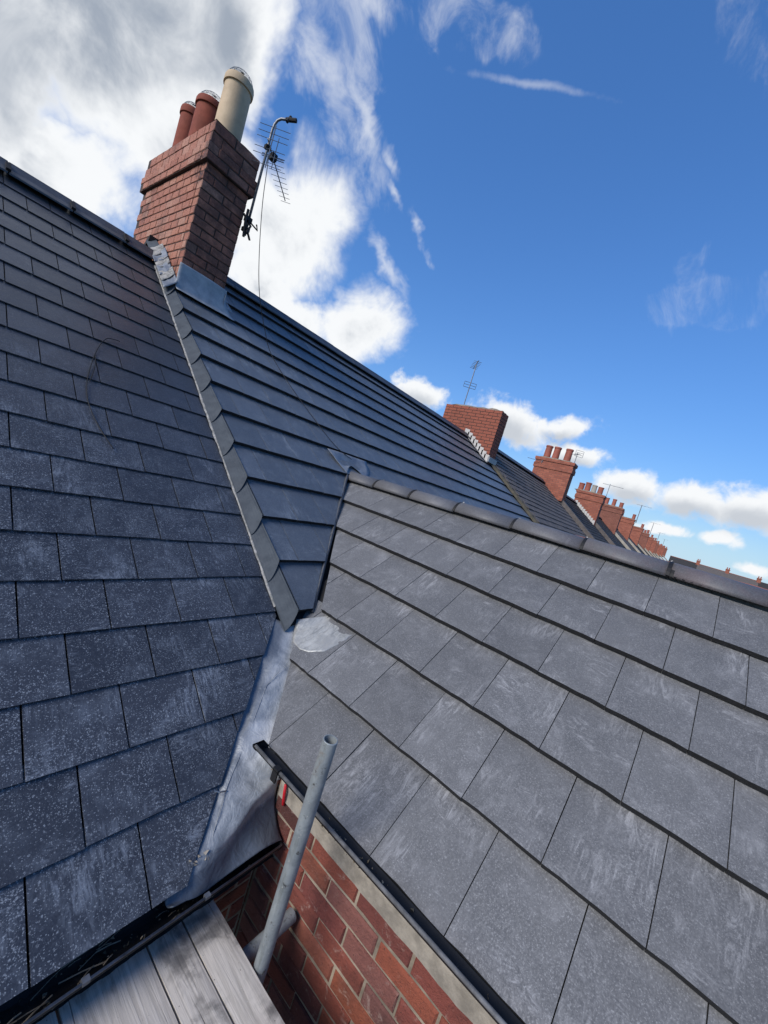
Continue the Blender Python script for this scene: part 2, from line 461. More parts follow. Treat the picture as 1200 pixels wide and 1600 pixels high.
def lead_material():
    mt_, k, b = new_mat('lead_sheet')
    g, v, r = coords(k)
    c = k.mix(k.ramp(k.noise(v, 5.0, 5, 0.65, 0.8), 0.32, 0.68), (0.22, 0.24, 0.26), (0.46, 0.47, 0.475))
    st = k.noise(k.node('ShaderNodeCombineXYZ', {0: k.math('MULTIPLY', k.vmath('DOT_PRODUCT', g, (0.7, -0.7, 0.1), out=1), 60.0), 1: k.math('MULTIPLY', k.vmath('DOT_PRODUCT', g, (0.6, 0.6, 0.5), out=1), 9.0)}).outputs[0], 1.0, 5, 0.7, 1.4)
    c = k.mix(k.math('MULTIPLY', k.ramp(st, 0.46, 0.74), 0.40), c, (0.48, 0.50, 0.51))
    c = k.mix(k.math('MULTIPLY', k.ramp(k.noise(g, 11, 4, 0.7), 0.55, 0.75), 0.4), c, (0.06, 0.07, 0.085))
    # the strip tucked against the slates and the loose flap are duller, shade painted into the lead colour
    d1 = k.math('SUBTRACT', k.vmath('DOT_PRODUCT', g, (0.670, -0.742, 0.0), out=1), -0.132)
    wob = k.math('MULTIPLY', k.math('SUBTRACT', k.noise(g, 9, 4, 0.6), 0.5), 0.07)
    m1 = k.math('SUBTRACT', 1.0, k.ramp(k.math('ADD', d1, wob), -0.030, 0.035))
    ss = k.node('ShaderNodeSeparateXYZ')
    k.l.new(g, ss.inputs[0])
    m2 = k.math('SUBTRACT', 1.0, k.ramp(k.math('ADD', k.math('ADD', ss.outputs[2], k.math('MULTIPLY', ss.outputs[0], -0.17)), wob), -1.588, -1.562))
    c = k.mix(k.math('MULTIPLY', k.math('MAXIMUM', k.math('MULTIPLY', m1, 0.85), m2), 0.9), c, (0.075, 0.092, 0.12))
    fin(k, b, c, k.math('ADD', 0.36, k.math('MULTIPLY', k.noise(g, 20, 3), 0.25)), k.noise(g, 16, 5, 0.6, 0.5), 0.45, 0.02, 0.5, 0.25)
    return mt_


M['lead'] = lead_material()
M['lead_g'] = plain('grey_lead', (0.22, 0.24, 0.26), 0.5, 0.3, 9, metal=0.15, bump=0.6, c2=(0.34, 0.355, 0.37), bscale=20)
M['lead_d'] = plain('aged_lead', (0.13, 0.145, 0.17), 0.42, 0.35, 9, metal=0.25, bump=0.5, c2=(0.22, 0.235, 0.25), bscale=20)


def lead_bright():
    mt_, k, b = new_mat('bright_lead')
    g, v, r = coords(k)
    st = k.noise(k.node('ShaderNodeCombineXYZ', {0: k.math('MULTIPLY', k.vmath('DOT_PRODUCT', g, (0.9, 0.3, 0.3), out=1), 12.0), 1: k.math('MULTIPLY', k.vmath('DOT_PRODUCT', g, (-0.4, 0.6, 0.6), out=1), 50.0)}).outputs[0], 1.0, 5, 0.75, 1.6)
    c = k.mix(k.ramp(st, 0.30, 0.66), (0.22, 0.225, 0.22), (0.42, 0.42, 0.40))
    c = k.mix(k.ramp(k.noise(g, 9, 4, 0.6), 0.45, 0.7), c, (0.30, 0.30, 0.29))
    fin(k, b, c, 0.42, k.noise(g, 30, 4), 0.4, 0.01, 0.5, 0.2)
    return mt_


M['lead_b'] = lead_bright()


def galv_material():
    mt_, k, b = new_mat('galvanised_tube')
    g, v, r = coords(k)
    c = k.mix(k.ramp(k.noise(g, 14, 5, 0.65, 0.5), 0.3, 0.7), (0.17, 0.19, 0.20), (0.27, 0.295, 0.30))
    sv = k.node('ShaderNodeMapping', {'Scale': (40, 40, 5)})
    k.l.new(g, sv.inputs[0])
    c = k.mix(k.math('MULTIPLY', k.ramp(k.noise(sv.outputs[0], 1.0, 5, 0.7), 0.52, 0.72), 0.5), c, (0.09, 0.10, 0.085))
    c = k.mix(k.math('MULTIPLY', k.ramp(k.noise(g, 30, 5, 0.75), 0.60, 0.66), 0.85), c, (0.035, 0.032, 0.028))
    c = k.mix(k.math('MULTIPLY', k.ramp(k.noise(g, 47, 5, 0.7), 0.63, 0.68), 0.8), c, (0.42, 0.41, 0.37))
    c = k.mix(k.math('MULTIPLY', k.ramp(k.noise(g, 8, 4, 0.7, 1.0), 0.58, 0.70), 0.45), c, (0.16, 0.10, 0.06))
    fin(k, b, c, 0.55, k.noise(g, 70, 4), 0.3, 0.003, 0.5, 0.25)
    return mt_


M['galv'] = galv_material()


def wood_material():
    mt_, k, b = new_mat('weathered_scaffold_board')
    g, v, r = coords(k)
    mp = k.node('ShaderNodeMapping', {'Scale': (70, 3.2, 70)})
    k.l.new(v, mp.inputs[0])
    gr = k.noise(mp.outputs[0], 1.0, 6, 0.7, 0.8)
    c = k.mix(k.ramp(gr, 0.35, 0.68), (0.40, 0.36, 0.31), (0.60, 0.545, 0.475))
    mp2 = k.node('ShaderNodeMapping', {'Scale': (160, 1.5, 100)})
    k.l.new(v, mp2.inputs[0])
    crack = k.ramp(k.noise(mp2.outputs[0], 1.0, 3, 0.6, 0.4), 0.66, 0.72)
    c = k.mix(k.math('MULTIPLY', crack, 0.8), c, (0.045, 0.04, 0.038))
    stain = k.ramp(k.noise(g, 6.5, 5, 0.6, 0.6), 0.47, 0.66)
    c = k.mix(k.math('MULTIPLY', stain, 0.72), c, (0.045, 0.043, 0.045))
    c = k.mix(k.ramp(k.noise(g, 110, 3, 0.7), 0.68, 0.74), c, (0.05, 0.045, 0.04))
    c = k.mix(k.ramp(k.noise(g, 75, 3, 0.7), 0.70, 0.76), c, (0.55, 0.54, 0.50))
    fin(k, b, c, 0.85, k.math('ADD', gr, k.math('MULTIPLY', crack, -0.8)), 0.6, 0.004, 0.3)
    return mt_


M['wood'] = wood_material()

# ------------------------------------------------------------------ object helpers
WL = {}


def wl(o):
    return WL.get(o.name, Vector((0, 0, 0))) if o else Vector((0, 0, 0))


def props(o, label=None, cat=None, group=None, kind=None):
    if label:
        o['label'] = label
    if cat:
        o['category'] = cat
    if group:
        o['group'] = group
    if kind:
        o['kind'] = kind
    return o


def thing(name, loc, label, cat, group=None):
    o = D.objects.new(name, None)
    o.empty_display_size = 0.2
    COL.objects.link(o)
    o.location = loc
    WL[o.name] = Vector(loc)
    return props(o, label, cat, group)


def mesh(name, verts, faces, mats, fm=None, smooth=False, recalc=True):
    me = D.meshes.new(name)
    me.from_pydata([tuple(v) for v in verts], [], faces)
    for mm in (mats if isinstance(mats, (list, tuple)) else [mats]):
        me.materials.append(mm)
    if fm:
        me.polygons.foreach_set('material_index', fm)
    if smooth:
        me.polygons.foreach_set('use_smooth', [True] * len(me.polygons))
    if recalc:
        bm = bmesh.new()
        bm.from_mesh(me)
        bmesh.ops.recalc_face_normals(bm, faces=bm.faces)
        bm.to_mesh(me)
        bm.free()
    me.update()
    return me


def part(name, verts, faces, mats, parent=None, fm=None, smooth=False, recalc=True, **kw):
    """one mesh object from world-space points"""
    base = wl(parent)
    me = mesh(name, [Vector(v) - base for v in verts], faces, mats, fm, smooth, recalc)
    o = D.objects.new(name, me)
    COL.objects.link(o)
    if parent:
        o.parent = parent
        WL[o.name] = base.copy()
    return props(o, **kw)


def solo(name, verts, faces, mats, loc, fm=None, smooth=False, **kw):
    """a top-level thing that is a single mesh, its origin at loc"""
    loc = Vector(loc)
    me = mesh(name, [Vector(v) - loc for v in verts], faces, mats, fm, smooth)
    o = D.objects.new(name, me)
    COL.objects.link(o)
    o.location = loc
    WL[o.name] = loc
    return props(o, **kw)


def inst(name, me, parent, mat):
    o = D.objects.new(name, me)
    COL.objects.link(o)
    o.parent = parent
    o.matrix_local = Matrix.Translation(-wl(parent)) @ mat
    return o


class Geo:
    """collects shapes for one joined part"""
    def __init__(s):
        s.v = []
        s.f = []
        s.m = []

    def add(s, vs, fs, mi=0):
        n = len(s.v)
        s.v += [Vector(v) for v in vs]
        s.f += [tuple(i + n for i in f) for f in fs]
        s.m += [mi] * len(fs)

    def box(s, lo, hi, mi=0):
        x0, y0, z0 = lo
        x1, y1, z1 = hi
        s.add([(x0, y0, z0), (x1, y0, z0), (x1, y1, z0), (x0, y1, z0), (x0, y0, z1), (x1, y0, z1), (x1, y1, z1), (x0, y1, z1)],
              [(0, 3, 2, 1), (4, 5, 6, 7), (0, 1, 5, 4), (1, 2, 6, 5), (2, 3, 7, 6), (3, 0, 4, 7)], mi)

    def obox(s, o, ax, ay, az, lx, ly, lz, mi=0):
        """box from corner o along three axes"""
        o = Vector(o)
        P_ = [o + ax * (lx * i) + ay * (ly * j) + az * (lz * k_) for k_ in (0, 1) for j in (0, 1) for i in (0, 1)]
        s.add(P_, [(0, 2, 3, 1), (4, 5, 7, 6), (0, 1, 5, 4), (1, 3, 7, 5), (3, 2, 6, 7), (2, 0, 4, 6)], mi)

    def tube(s, pts, r, n=8, mi=0, cap=True, r2=None):
        pts = [Vector(a) for a in pts]
        rings = []
        prev = None
        for i, a in enumerate(pts):
            t = (pts[min(i + 1, len(pts) - 1)] - pts[max(i - 1, 0)]).normalized()
            if prev is None:
                x = t.cross(EZ)
                if x.length < 0.1:
                    x = t.cross(EX)
                x.normalize()
            else:
                x = (prev - t * prev.dot(t)).normalized()
            prev = x
            y = t.cross(x)
            rr = r if r2 is None else r + (r2 - r) * i / (len(pts) - 1)
            rings.append([a + (x * math.cos(2 * math.pi * j / n) + y * math.sin(2 * math.pi * j / n)) * rr for j in range(n)])
        vs = [v for rg in rings for v in rg]
        fs = []
        for i in range(len(pts) - 1):
            for j in range(n):
                fs.append((i * n + j, i * n + (j + 1) % n, (i + 1) * n + (j + 1) % n, (i + 1) * n + j))
        if cap:
            fs.append(tuple(range(n))[::-1])
            fs.append(tuple((len(pts) - 1) * n + j for j in range(n)))
        s.add(vs, fs, mi)

    def lathe(s, c, prof, n=20, mi=0, close=False):
        c = Vector(c)
        vs = [c + Vector((r * math.cos(2 * math.pi * j / n), r * math.sin(2 * math.pi * j / n), z)) for r, z in prof for j in range(n)]
        fs = []
        K = len(prof)
        for i in range(K - 1 if not close else K):
            for j in range(n):
                a, b_ = i * n, ((i + 1) % K) * n
                fs.append((a + j, a + (j + 1) % n, b_ + (j + 1) % n, b_ + j))
        s.add(vs, fs, mi)

    def make(s, name, mats, parent=None, smooth=False, **kw):
        return part(name, s.v, s.f, mats, parent, s.m, smooth, **kw)

    def make_solo(s, name, mats, loc, smooth=False, **kw):
        return solo(name, s.v, s.f, mats, loc, s.m, smooth, **kw)


def clip(poly, a, b, c):
    """keep the side a*u + b*s <= c"""
    out = []
    for i in range(len(poly)):
        P0, P1 = poly[i], poly[(i + 1) % len(poly)]
        d0 = a * P0[0] + b * P0[1] - c
        d1 = a * P1[0] + b * P1[1] - c
        if d0 <= 0:
            out.append(P0)
        if (d0 < 0 < d1) or (d1 < 0 < d0):
            t = d0 / (d0 - d1)
            out.append((P0[0] + (P1[0] - P0[0]) * t, P0[1] + (P1[1] - P0[1]) * t))
    return out


def half(p0, p1, keep):
    """half-plane through p0,p1 holding the point keep"""
    a = p1[1] - p0[1]
    b = -(p1[0] - p0[0])
    c = a * p0[0] + b * p0[1]
    if a * keep[0] + b * keep[1] > c:
        a, b, c = -a, -b, -c
    return a, b, c


class Slope:
    """a roof plane: u runs along the courses, s up the slope, n is its normal"""
    def __init__(s, u, up, n, h):
        s.u, s.up, s.n, s.o = u, up, n, n * (-h)

    def pt(s, u, sl, off=0.0):
        return s.o + s.u * u + s.up * sl + s.n * off

    def lay(s, name, parent, courses, width, gauge, length, thick, drop, joint0, u0, u1, clips, mats, gap, jit=0.0012, skip=None, edge_mi=0, wob=None):
        """a slate or tile per object; courses = list of (s0, joint phase); whole ones share a mesh"""
        shared = {}
        count = 0
        for ci, (s0, ph) in enumerate(courses):
            k0 = math.floor((u0 - ph) / width)
            k1 = math.ceil((u1 - ph) / width)
            for kk in range(k0, k1):
                a, b_ = ph + kk * width + gap / 2, ph + (kk + 1) * width - gap / 2
                poly = [(a, s0), (b_, s0), (b_, s0 + length), (a, s0 + length)]
                full = True
                for cl in clips:
                    before = len(poly)
                    np_ = clip(poly, *cl)
                    if np_ != poly:
                        full = False
                    poly = np_
                    if len(poly) < 3:
                        break
                if len(poly) < 3:
                    continue
                us = [x for x, _ in poly]
                ss = [y for _, y in poly]
                if max(us) - min(us) < 0.02 or max(ss) - min(ss) < 0.02 or min(ss) > s0 + gauge - 0.01:
                    continue
                cx, cy = (sum(us) / len(us), sum(ss) / len(ss))
                if skip and skip(cx, cy):
                    continue
                key = 'full%d' % random.randint(0, 5) if full else None
                if key is None or key not in shared:
                    oo = (a, s0) if full else (cx, s0)
                    n = len(poly)
                    tl = random.uniform(-jit, jit) if True else 0
                    # tail edge slightly chipped
                    pts = []
                    for i in range(n):
                        x0, y0 = poly[i]
                        x1, y1 = poly[(i + 1) % n]
                        pts.append((x0, y0))
                        if abs(y0 - s0) < 1e-6 and abs(y1 - s0) < 1e-6 and wob:
                            for t in (0.2, 0.4, 0.6, 0.8):
                                pts.append((x0 + (x1 - x0) * t, y0 + random.uniform(0, wob)))
                    n = len(pts)
                    vs = []
                    for (x, y) in pts:
                        z = -drop * (y - s0) / length
                        vs.append((x - oo[0], y - oo[1], z))
                    for (x, y) in pts:
                        z = -drop * (y - s0) / length - thick
                        vs.append((x - oo[0], y - oo[1], z))
                    fs = [tuple(range(n)), tuple(range(2 * n - 1, n - 1, -1))]
                    fm = [0, edge_mi]
                    for i in range(n):
                        j = (i + 1) % n
                        fs.append((i, i + n, j + n, j))
                        ed = abs(pts[i][1] - s0) <= (wob or 0) + 1e-6 and abs(pts[j][1] - s0) <= (wob or 0) + 1e-6
                        fm.append(edge_mi if ed else 0)
                    me = mesh(name, vs, fs, mats, fm)
                    if full:
                        shared[key] = me
                else:
                    me = shared[key]
                    oo = (a, s0)
                rot = Matrix((s.u, s.up, s.n)).transposed().to_4x4()
                tw = Matrix.Rotation(random.uniform(-0.002, 0.002), 4, 'Z') @ Matrix.Rotation(random.uniform(-0.0024, 0.0024), 4, 'Y') @ Matrix.Rotation(random.uniform(-0.0015, 0.0015), 4, 'X')
                Mx = Matrix.Translation(s.pt(oo[0], oo[1] + random.uniform(-jit, jit), random.uniform(-0.0006, 0.0006))) @ rot @ tw
                inst(name, me, parent, Mx)
                count += 1
        return count


def grid_mesh(name, rows, mats, parent, thick=0.003, sub=4, amp=0.004, freq=8, seed=0, straight=False, **kw):
    """a beaten sheet through rows of points, subdivided and dented, with real thickness"""
    nr, nc = len(rows), len(rows[0])
    rows = [[Vector(a) for a in r] for r in rows]

    def cr(p0, p1, p2, p3, t):
        if straight:
            return p1 + (p2 - p1) * t
        return 0.5 * ((2 * p1) + (p2 - p0) * t + (2 * p0 - 5 * p1 + 4 * p2 - p3) * t * t + (3 * p1 - p0 - 3 * p2 + p3) * t ** 3)

    def line(pts):
        out = []
        for i in range(len(pts) - 1):
            a = pts[max(i - 1, 0)]
            d = pts[min(i + 2, len(pts) - 1)]
            for j in range(sub):
                out.append(cr(a, pts[i], pts[i + 1], d, j / sub))
        out.append(pts[-1])
        return out
    r1 = [line(r) for r in rows]
    cols = [line([r1[i][j] for i in range(nr)]) for j in range(len(r1[0]))]
    G = [[cols[j][i] for j in range(len(cols))] for i in range(len(cols[0]))]
    H, W_ = len(G), len(G[0])
    top = []
    nor = []
    for i in range(H):
        for j in range(W_):
            du = G[i][min(j + 1, W_ - 1)] - G[i][max(j - 1, 0)]
            dv = G[min(i + 1, H - 1)][j] - G[max(i - 1, 0)][j]
            n = du.cross(dv)
            n = n.normalized() if n.length > 1e-9 else EZ
            if n.z < 0:
                n = -n
            nn = noise.noise(G[i][j] * freq + Vector((seed, 0, 0))) + 0.5 * noise.noise(G[i][j] * freq * 2.7 + Vector((0, seed, 0)))
            top.append(G[i][j] + n * nn * amp)
            nor.append(n)
    vs = top + [a - n * thick for a, n in zip(top, nor)]
    N = H * W_
    fs = []
    for i in range(H - 1):
        for j in range(W_ - 1):
            a, b_, c, d = i * W_ + j, i * W_ + j + 1, (i + 1) * W_ + j + 1, (i + 1) * W_ + j
            fs.append((a, b_, c, d))
            fs.append((a + N, d + N, c + N, b_ + N))
    ring = [j for j in range(W_)] + [i * W_ + W_ - 1 for i in range(1, H)] + [(H - 1) * W_ + j for j in range(W_ - 2, -1, -1)] + [i * W_ for i in range(H - 2, 0, -1)]
    for a, b_ in zip(ring, ring[1:] + ring[:1]):
        fs.append((a, a + N, b_ + N, b_))
    return part(name, vs, fs, mats, parent, smooth=True, **kw)


# brick meshes: chamfered, slightly uneven blocks, shared
def brick_mesh(L, H, T, mat, seed, ch=0.004, rough=0.0018):
    rnd = random.Random(seed)
    x0, x1, z0, z1 = -L / 2, L / 2, -H / 2, H / 2

    def j(a=rough):
        return rnd.uniform(-a, a)
    f = [(x0 + ch + j(), 0, z0 + ch + j()), (0 + j(), j(0.0008), z0 + ch + j()), (x1 - ch + j(), 0, z0 + ch + j()), (x1 - ch + j(), 0, z1 - ch + j()), (0 + j(), j(0.0008), z1 - ch + j()), (x0 + ch + j(), 0, z1 - ch + j())]
    m_ = [(x0, ch, z0), (0, ch, z0 + j()), (x1, ch, z0), (x1, ch, z1), (0, ch, z1 + j()), (x0, ch, z1)]
    bk = [(a, T, c) for a, _, c in m_]
    vs = f + m_ + bk
    fs = [(0, 1, 4, 5), (1, 2, 3, 4)]
    for i in range(6):
        k_ = (i + 1) % 6
        fs.append((i, i + 6, k_ + 6, k_))
        fs.append((i + 6, i + 12, k_ + 12, k_ + 6))
    fs.append((12, 13, 16, 17))
    fs.append((13, 14, 15, 16))
    return mesh('brick', vs, fs, [mat])


BR = {}


def get_brick(L, H, T, mat, var):
    key = (round(L, 4), round(H, 4), round(T, 4), mat.name, var)
    if key not in BR:
        BR[key] = brick_mesh(L, H, T, mat, int(L * 1000) % 97 + var * 17, *((0.006, 0.0045) if mat.name == 'red_brick' else (0.004, 0.0022)))
    return BR[key]


def brick_face(parent, origin, du, nrm, length, z0, z1, mat, blen=0.237, bh=0.08, joint=0.010, T=0.09, shift=0.0, start_even=0.0, start_odd=0.0, end_even=0.0, end_odd=0.0, jit=0.0015, cut=None, geo=None, first=0):
    """lay single bricks on a wall face; origin = its corner, du = direction along it, nrm = outward normal"""
    rot = Matrix((du, -nrm, EZ)).transposed().to_4x4()
    rows = int(round((z1 - z0) / bh))
    n = 0
    for r in range(rows):
        zc = z0 + (r + 0.5) * bh
        odd = (r + first) % 2
        a0 = start_odd if odd else start_even
        a1 = length - (end_odd if odd else end_even)
        x = a0
        edges = [a0]
        x = a0 + (blen / 2 if odd and not start_odd and not start_even else blen) - (shift if odd else 0)
        while x < a1 - blen * 0.3:
            edges.append(x)
            x += blen
        edges.append(a1)
        for e0, e1 in zip(edges, edges[1:]):
            L = e1 - e0 - joint
            if L < 0.03:
                continue
            L = round(L / 0.004) * 0.004
            c = (e0 + e1) / 2
            if cut and cut(c, zc):
                continue
            me = get_brick(L, bh - joint, T, mat, random.randint(0, 3))
            Mx = Matrix.Translation(Vector(origin) + du * (c + random.uniform(-jit, jit)) + EZ * (zc + random.uniform(-jit, jit)) + nrm * random.uniform(-jit * 1.4, jit * 0.6)) @ rot @ Matrix.Rotation(random.uniform(-0.006, 0.006), 4, 'Y')
            if geo is not None:
                geo.add([Mx @ v.co for v in me.vertices], [tuple(pl.vertices) for pl in me.polygons])
            else:
                inst('brick', me, parent, Mx)
            n += 1
    return n


# ================================================================== SETTING: ground, street
def sheet(name, pts, mat, kind='structure', **kw):
    return solo(name, pts, [tuple(range(len(pts)))], mat, Vector(pts[0]), kind=kind, **kw)


sheet('ground', [(-2500, -2500, GROUND), (2500, -2500, GROUND), (2500, 2500, GROUND), (-2500, 2500, GROUND)], M['grass'])
sheet('back_lane', [(-60, -9.0, GROUND + 0.008), (108, -9.0, GROUND + 0.008), (108, -5.2, GROUND + 0.008), (-60, -5.2, GROUND + 0.008)], M['asphalt'])
sheet('yard', [(-20, -5.2, GROUND + 0.012), (20, -5.2, GROUND + 0.012), (20, 1.0, GROUND + 0.012), (-20, 1.0, GROUND + 0.012)], M['yard'])
sheet('street', [(-60, 12.0, GROUND + 0.008), (108, 12.0, GROUND + 0.008), (108, 19.0, GROUND + 0.008), (-60, 19.0, GROUND + 0.008)], M['asphalt'])

# ================================================================== LEFT HOUSE: blue-black slates
SL = Slope(EX, UM, NM, 1.700)
CT = Slope(EX, UM, NM, 1.615)
OF = Slope(EY, UO, NO, 1.649)
PARTY = 1.508
S_RIDGE = 4.80
house_a = thing('terraced_house', (-1.0, 5.0, GROUND), 'house on the left with a blue-black roof of small half-bonded slates', 'house')
g = Geo()                                     # underlay
s0, s1 = -0.115, S_RIDGE - 0.02
x0, x1 = -3.2, PARTY + 0.03
g.obox(SL.pt(x0, s0 + 0.15, -0.060), EX, UM, NM, x1 - x0, s1 - s0 - 0.15, 0.034)
roof_a = g.make('roof', [M['deck']], house_a)
GA = 0.2315
courses = []
for i in range(22):
    s0 = -0.121 + GA * i
    if s0 > S_RIDGE - 0.10:
        break
    ph = 0.401 if i % 2 == 0 else 0.539
    courses.append((s0, ph + random.uniform(-0.006, 0.006)))
cutv = half((0.783, -0.13), (1.481, 0.747), (0.0, 1.0))
clips = [(1, 0, PARTY), (-1, 0, 1.0), (0, 1, S_RIDGE - 0.02), cutv]
SL.lay('slate', roof_a, courses, 0.283, GA, 0.285, 0.0060, 0.0130, 0, -1.0, PARTY, clips, [M['slate']], 0.0060, jit=0.0022, wob=0.0012)
# ridge tiles of the slate roof
ry, rz = SL.pt(0, S_RIDGE, 0).y, SL.pt(0, S_RIDGE, 0).z


def ridge_mesh_x(L, y0, z0, mats, drop=0.105, rad=0.05, slope=sp / cp, half=0.13):
    """angular ridge tile along X"""
    prof = []
    for t in (-1, -0.55, -0.2, 0, 0.2, 0.55, 1):
        yy = t * half
        zz = -abs(yy) * slope * 0.95 + (0.02 if abs(t) < 0.1 else 0.012 if abs(t) < 0.3 else 0)
        prof.append((yy, zz))
    vs = []
    for x in (0, L):
        vs += [(x, a, b_) for a, b_ in prof] + [(x, a, b_ - 0.014) for a, b_ in prof]
    n = len(prof)
    fs = []
    for i in range(n - 1):
        fs.append((i, i + 1, i + 1 + 2 * n, i + 2 * n))
        fs.append((i + n, i + 3 * n, i + 1 + 3 * n, i + 1 + n))
    for e in (0, n - 1):
        fs.append((e, e + 2 * n, e + 3 * n, e + n))
    for b0 in (0, 2 * n):
        for i in range(n - 1):
            fs.append((b0 + i, b0 + i + 1, b0 + i + 1 + n, b0 + i + n))
    return mesh('ridge_tile', vs, fs, mats)


rm = ridge_mesh_x(0.405, 0, 0, [M['ridge_d']])
x = 1.255 - 0.412 * 10
while x < PARTY - 0.1:
    L = min(0.405, PARTY + 0.03 - x)
    me = rm if L > 0.4 else ridge_mesh_x(L, 0, 0, [M['ridge_d']])
    inst('ridge_tile', me, house_a, Matrix.Translation((x, ry - 0.02, rz + 0.038 + random.uniform(-0.002, 0.002))))
    gg = Geo()
    gg.obox((x - 0.022, ry - 0.155, rz - 0.050), EX, Vector((0, cp, sp)), NM, 0.03, 0.12, 0.020)
    gg.make('ridge_clip', [M['black']], house_a)
    x += 0.412
# back slope and body
g = Geo()
BY = 2 * ry - 1.0
g.add([(-3.2, ry, rz - 0.01), (PARTY, ry, rz - 0.01), (PARTY, BY, -1.5), (-3.2, BY, -1.5), (-3.2, ry, rz - 0.05), (PARTY, ry, rz - 0.05), (PARTY, BY, -1.54), (-3.2, BY, -1.54)],
      [(0, 1, 2, 3), (4, 7, 6, 5), (0, 4, 5, 1), (1, 5, 6, 2), (2, 6, 7, 3), (3, 7, 4, 0)])
g.make('rear_slope', [M['roof_dark']], house_a)
WY = 0.992                                     # rear wall face
g = Geo()
g.box((-3.1, WY + 0.012, GROUND), (1.19, BY - 0.2, -1.62))
g.add([(-3.1, WY + 0.05, -1.62), (-3.1, BY - 0.2, -1.62), (-3.1, ry, rz - 0.1)], [(0, 1, 2)])
wall_a = g.make('wall', [M['mortar_d']], house_a)
wall_a.data.materials[0] = M['wallbrick']
g = Geo()
g.box((0.30, WY + 0.004, -2.60), (1.186, WY + 0.05, -1.63))
g.make('mortar_bed', [M['mortar_d']], house_a)
brick_face(wall_a, (0.40, WY, 0), EX, -EY, 0.785, -2.56, -1.64, M['brick'], bh=0.08)
# fascia behind the gutter
g = Geo()
g.box((-3.1, WY - 0.02, -1.63), (1.186, WY + 0.05, -1.45))
g.make('fascia', [M['black']], house_a)


def gutter(name, parent, a, b_, side, rad=0.056, arc=1.0, zs=1.0, bead_r=0.0062, **kw):
    """half-round gutter between two points of its centre line, open side up; side = horizontal unit vector to its front lip"""
    a, b_ = Vector(a), Vector(b_)
    n = 12
    vs = []
    prof = []
    for i in range(n + 1):
        t = math.pi * arc * i / n
        prof.append((math.cos(t) * rad, -math.sin(t) * rad * zs))
    # rolled front lip: a bead
    inner = [(x_ * 0.94, z_ * 0.94) for x_, z_ in prof]
    ring = prof + inner[::-1]
    for e in (a, b_):
        for (x_, z_) in ring:
            vs.append(e + side * x_ + EZ * z_)
    K = len(ring)
    fs = [(i, (i + 1) % K, K + (i + 1) % K, K + i) for i in range(K)]
    for i in range(n):
        fs.append((i, i + 1, 2 * n - i, 2 * n + 1 - i))
        fs.append((K + i, K + 2 * n + 1 - i, K + 2 * n - i, K + i + 1))
    gg = Geo()
    gg.add(vs, fs, 0)
    o = gg.make(name, [M['black'], M['gutlip']], parent, **kw)
    bead = Geo()
    off = side * rad * 0.97 + EZ * 0.002
    bead.tube([a + off, b_ + off], bead_r, 8)
    bead.make('gutter_lip', [M['gutlip']], o, smooth=True)
    return o


gut_a = gutter('gutter', house_a, (-3.1, 0.928, -1.492), (1.165, 0.928, -1.492), -EY, zs=0.85, bead_r=0.0038)
gp = Geo()
for xb in (-0.9, -0.3, 0.135, 0.515, 0.855):
    gp = Geo()
    gp.box((xb - 0.009, 0.868, -1.496), (xb + 0.009, 0.884, -1.485))
    gp.make('gutter_bracket', [M['alu']], gut_a)
# end cap against the extension wall
g = Geo()
fan = [Vector((1.166, 0.928, -1.492))] + [Vector((1.166, 0.928 + math.cos(math.pi * i / 10) * 0.056, -1.492 - math.sin(math.pi * i / 10) * 0.056)) for i in range(11)]
g.add(fan + [v + Vector((0.004, 0, 0)) for v in fan], [(0, i, i + 1) for i in range(1, 11)] + [(12, 12 + i + 1, 12 + i) for i in range(1, 11)])
g.make('gutter_end', [M['black']], gut_a)
# silt, moss and twigs lying in the gutter
g = Geo()
rr = random.Random(3)
nx = 130
rows_ = []
for i in range(nx + 1):
    xx = -0.6 + (1.15 + 0.6) * i / nx
    row = []
    for j in range(5):
        yy = 0.883 + 0.088 * j / 4
        zz = -1.536 + 0.012 * noise.noise(Vector((xx * 9, yy * 12, 0))) + 0.006 * noise.noise(Vector((xx * 40, yy * 40, 3)))
        row.append(Vector((xx, yy, zz)))
    rows_ += row
g.add(rows_, [(i * 5 + j, i * 5 + j + 1, (i + 1) * 5 + j + 1, (i + 1) * 5 + j) for i in range(nx) for j in range(4)])
for i in range(46):
    xx = rr.uniform(0.05, 0.62) if i < 34 else rr.uniform(0.6, 1.1)
    yy = rr.uniform(0.885, 0.955)
    L = rr.uniform(0.03, 0.13) * (1 if xx < 0.62 else 0.4)
    an = rr.uniform(-0.7, 0.7)
    c0 = Vector((xx, yy, -1.512 + rr.uniform(-0.015, 0.012)))
    dv = Vector((math.cos(an), math.sin(an) * 0.5, rr.uniform(-0.1, 0.1)))
    g.tube([c0 - dv * L / 2, c0 + Vector((0, 0, 0.004)), c0 + dv * L / 2], rr.uniform(0.0008, 0.0022), 4, 1)
for i in range(160):
    c0 = Vector((rr.uniform(0.0, 1.12), rr.uniform(0.885, 0.965), -1.528 + rr.uniform(-0.004, 0.006)))
    sz = rr.uniform(0.002, 0.007)
    vs = [c0 + Vector((rr.uniform(-sz, sz), rr.uniform(-sz, sz), rr.uniform(0, sz))) for _ in range(5)]
    g.add(vs, [(0, 1, 2), (0, 2, 3), (0, 3, 4), (1, 2, 4), (0, 1, 4)], 2 if i % 4 else 1)
g.make_solo('gutter_debris', [M['soot'], M['twig'], M['moss']], (0.3, 0.92, -1.53), kind='stuff', label='dry twigs, moss crumbs and silt lying in the gutter under the slate eaves', cat='debris')

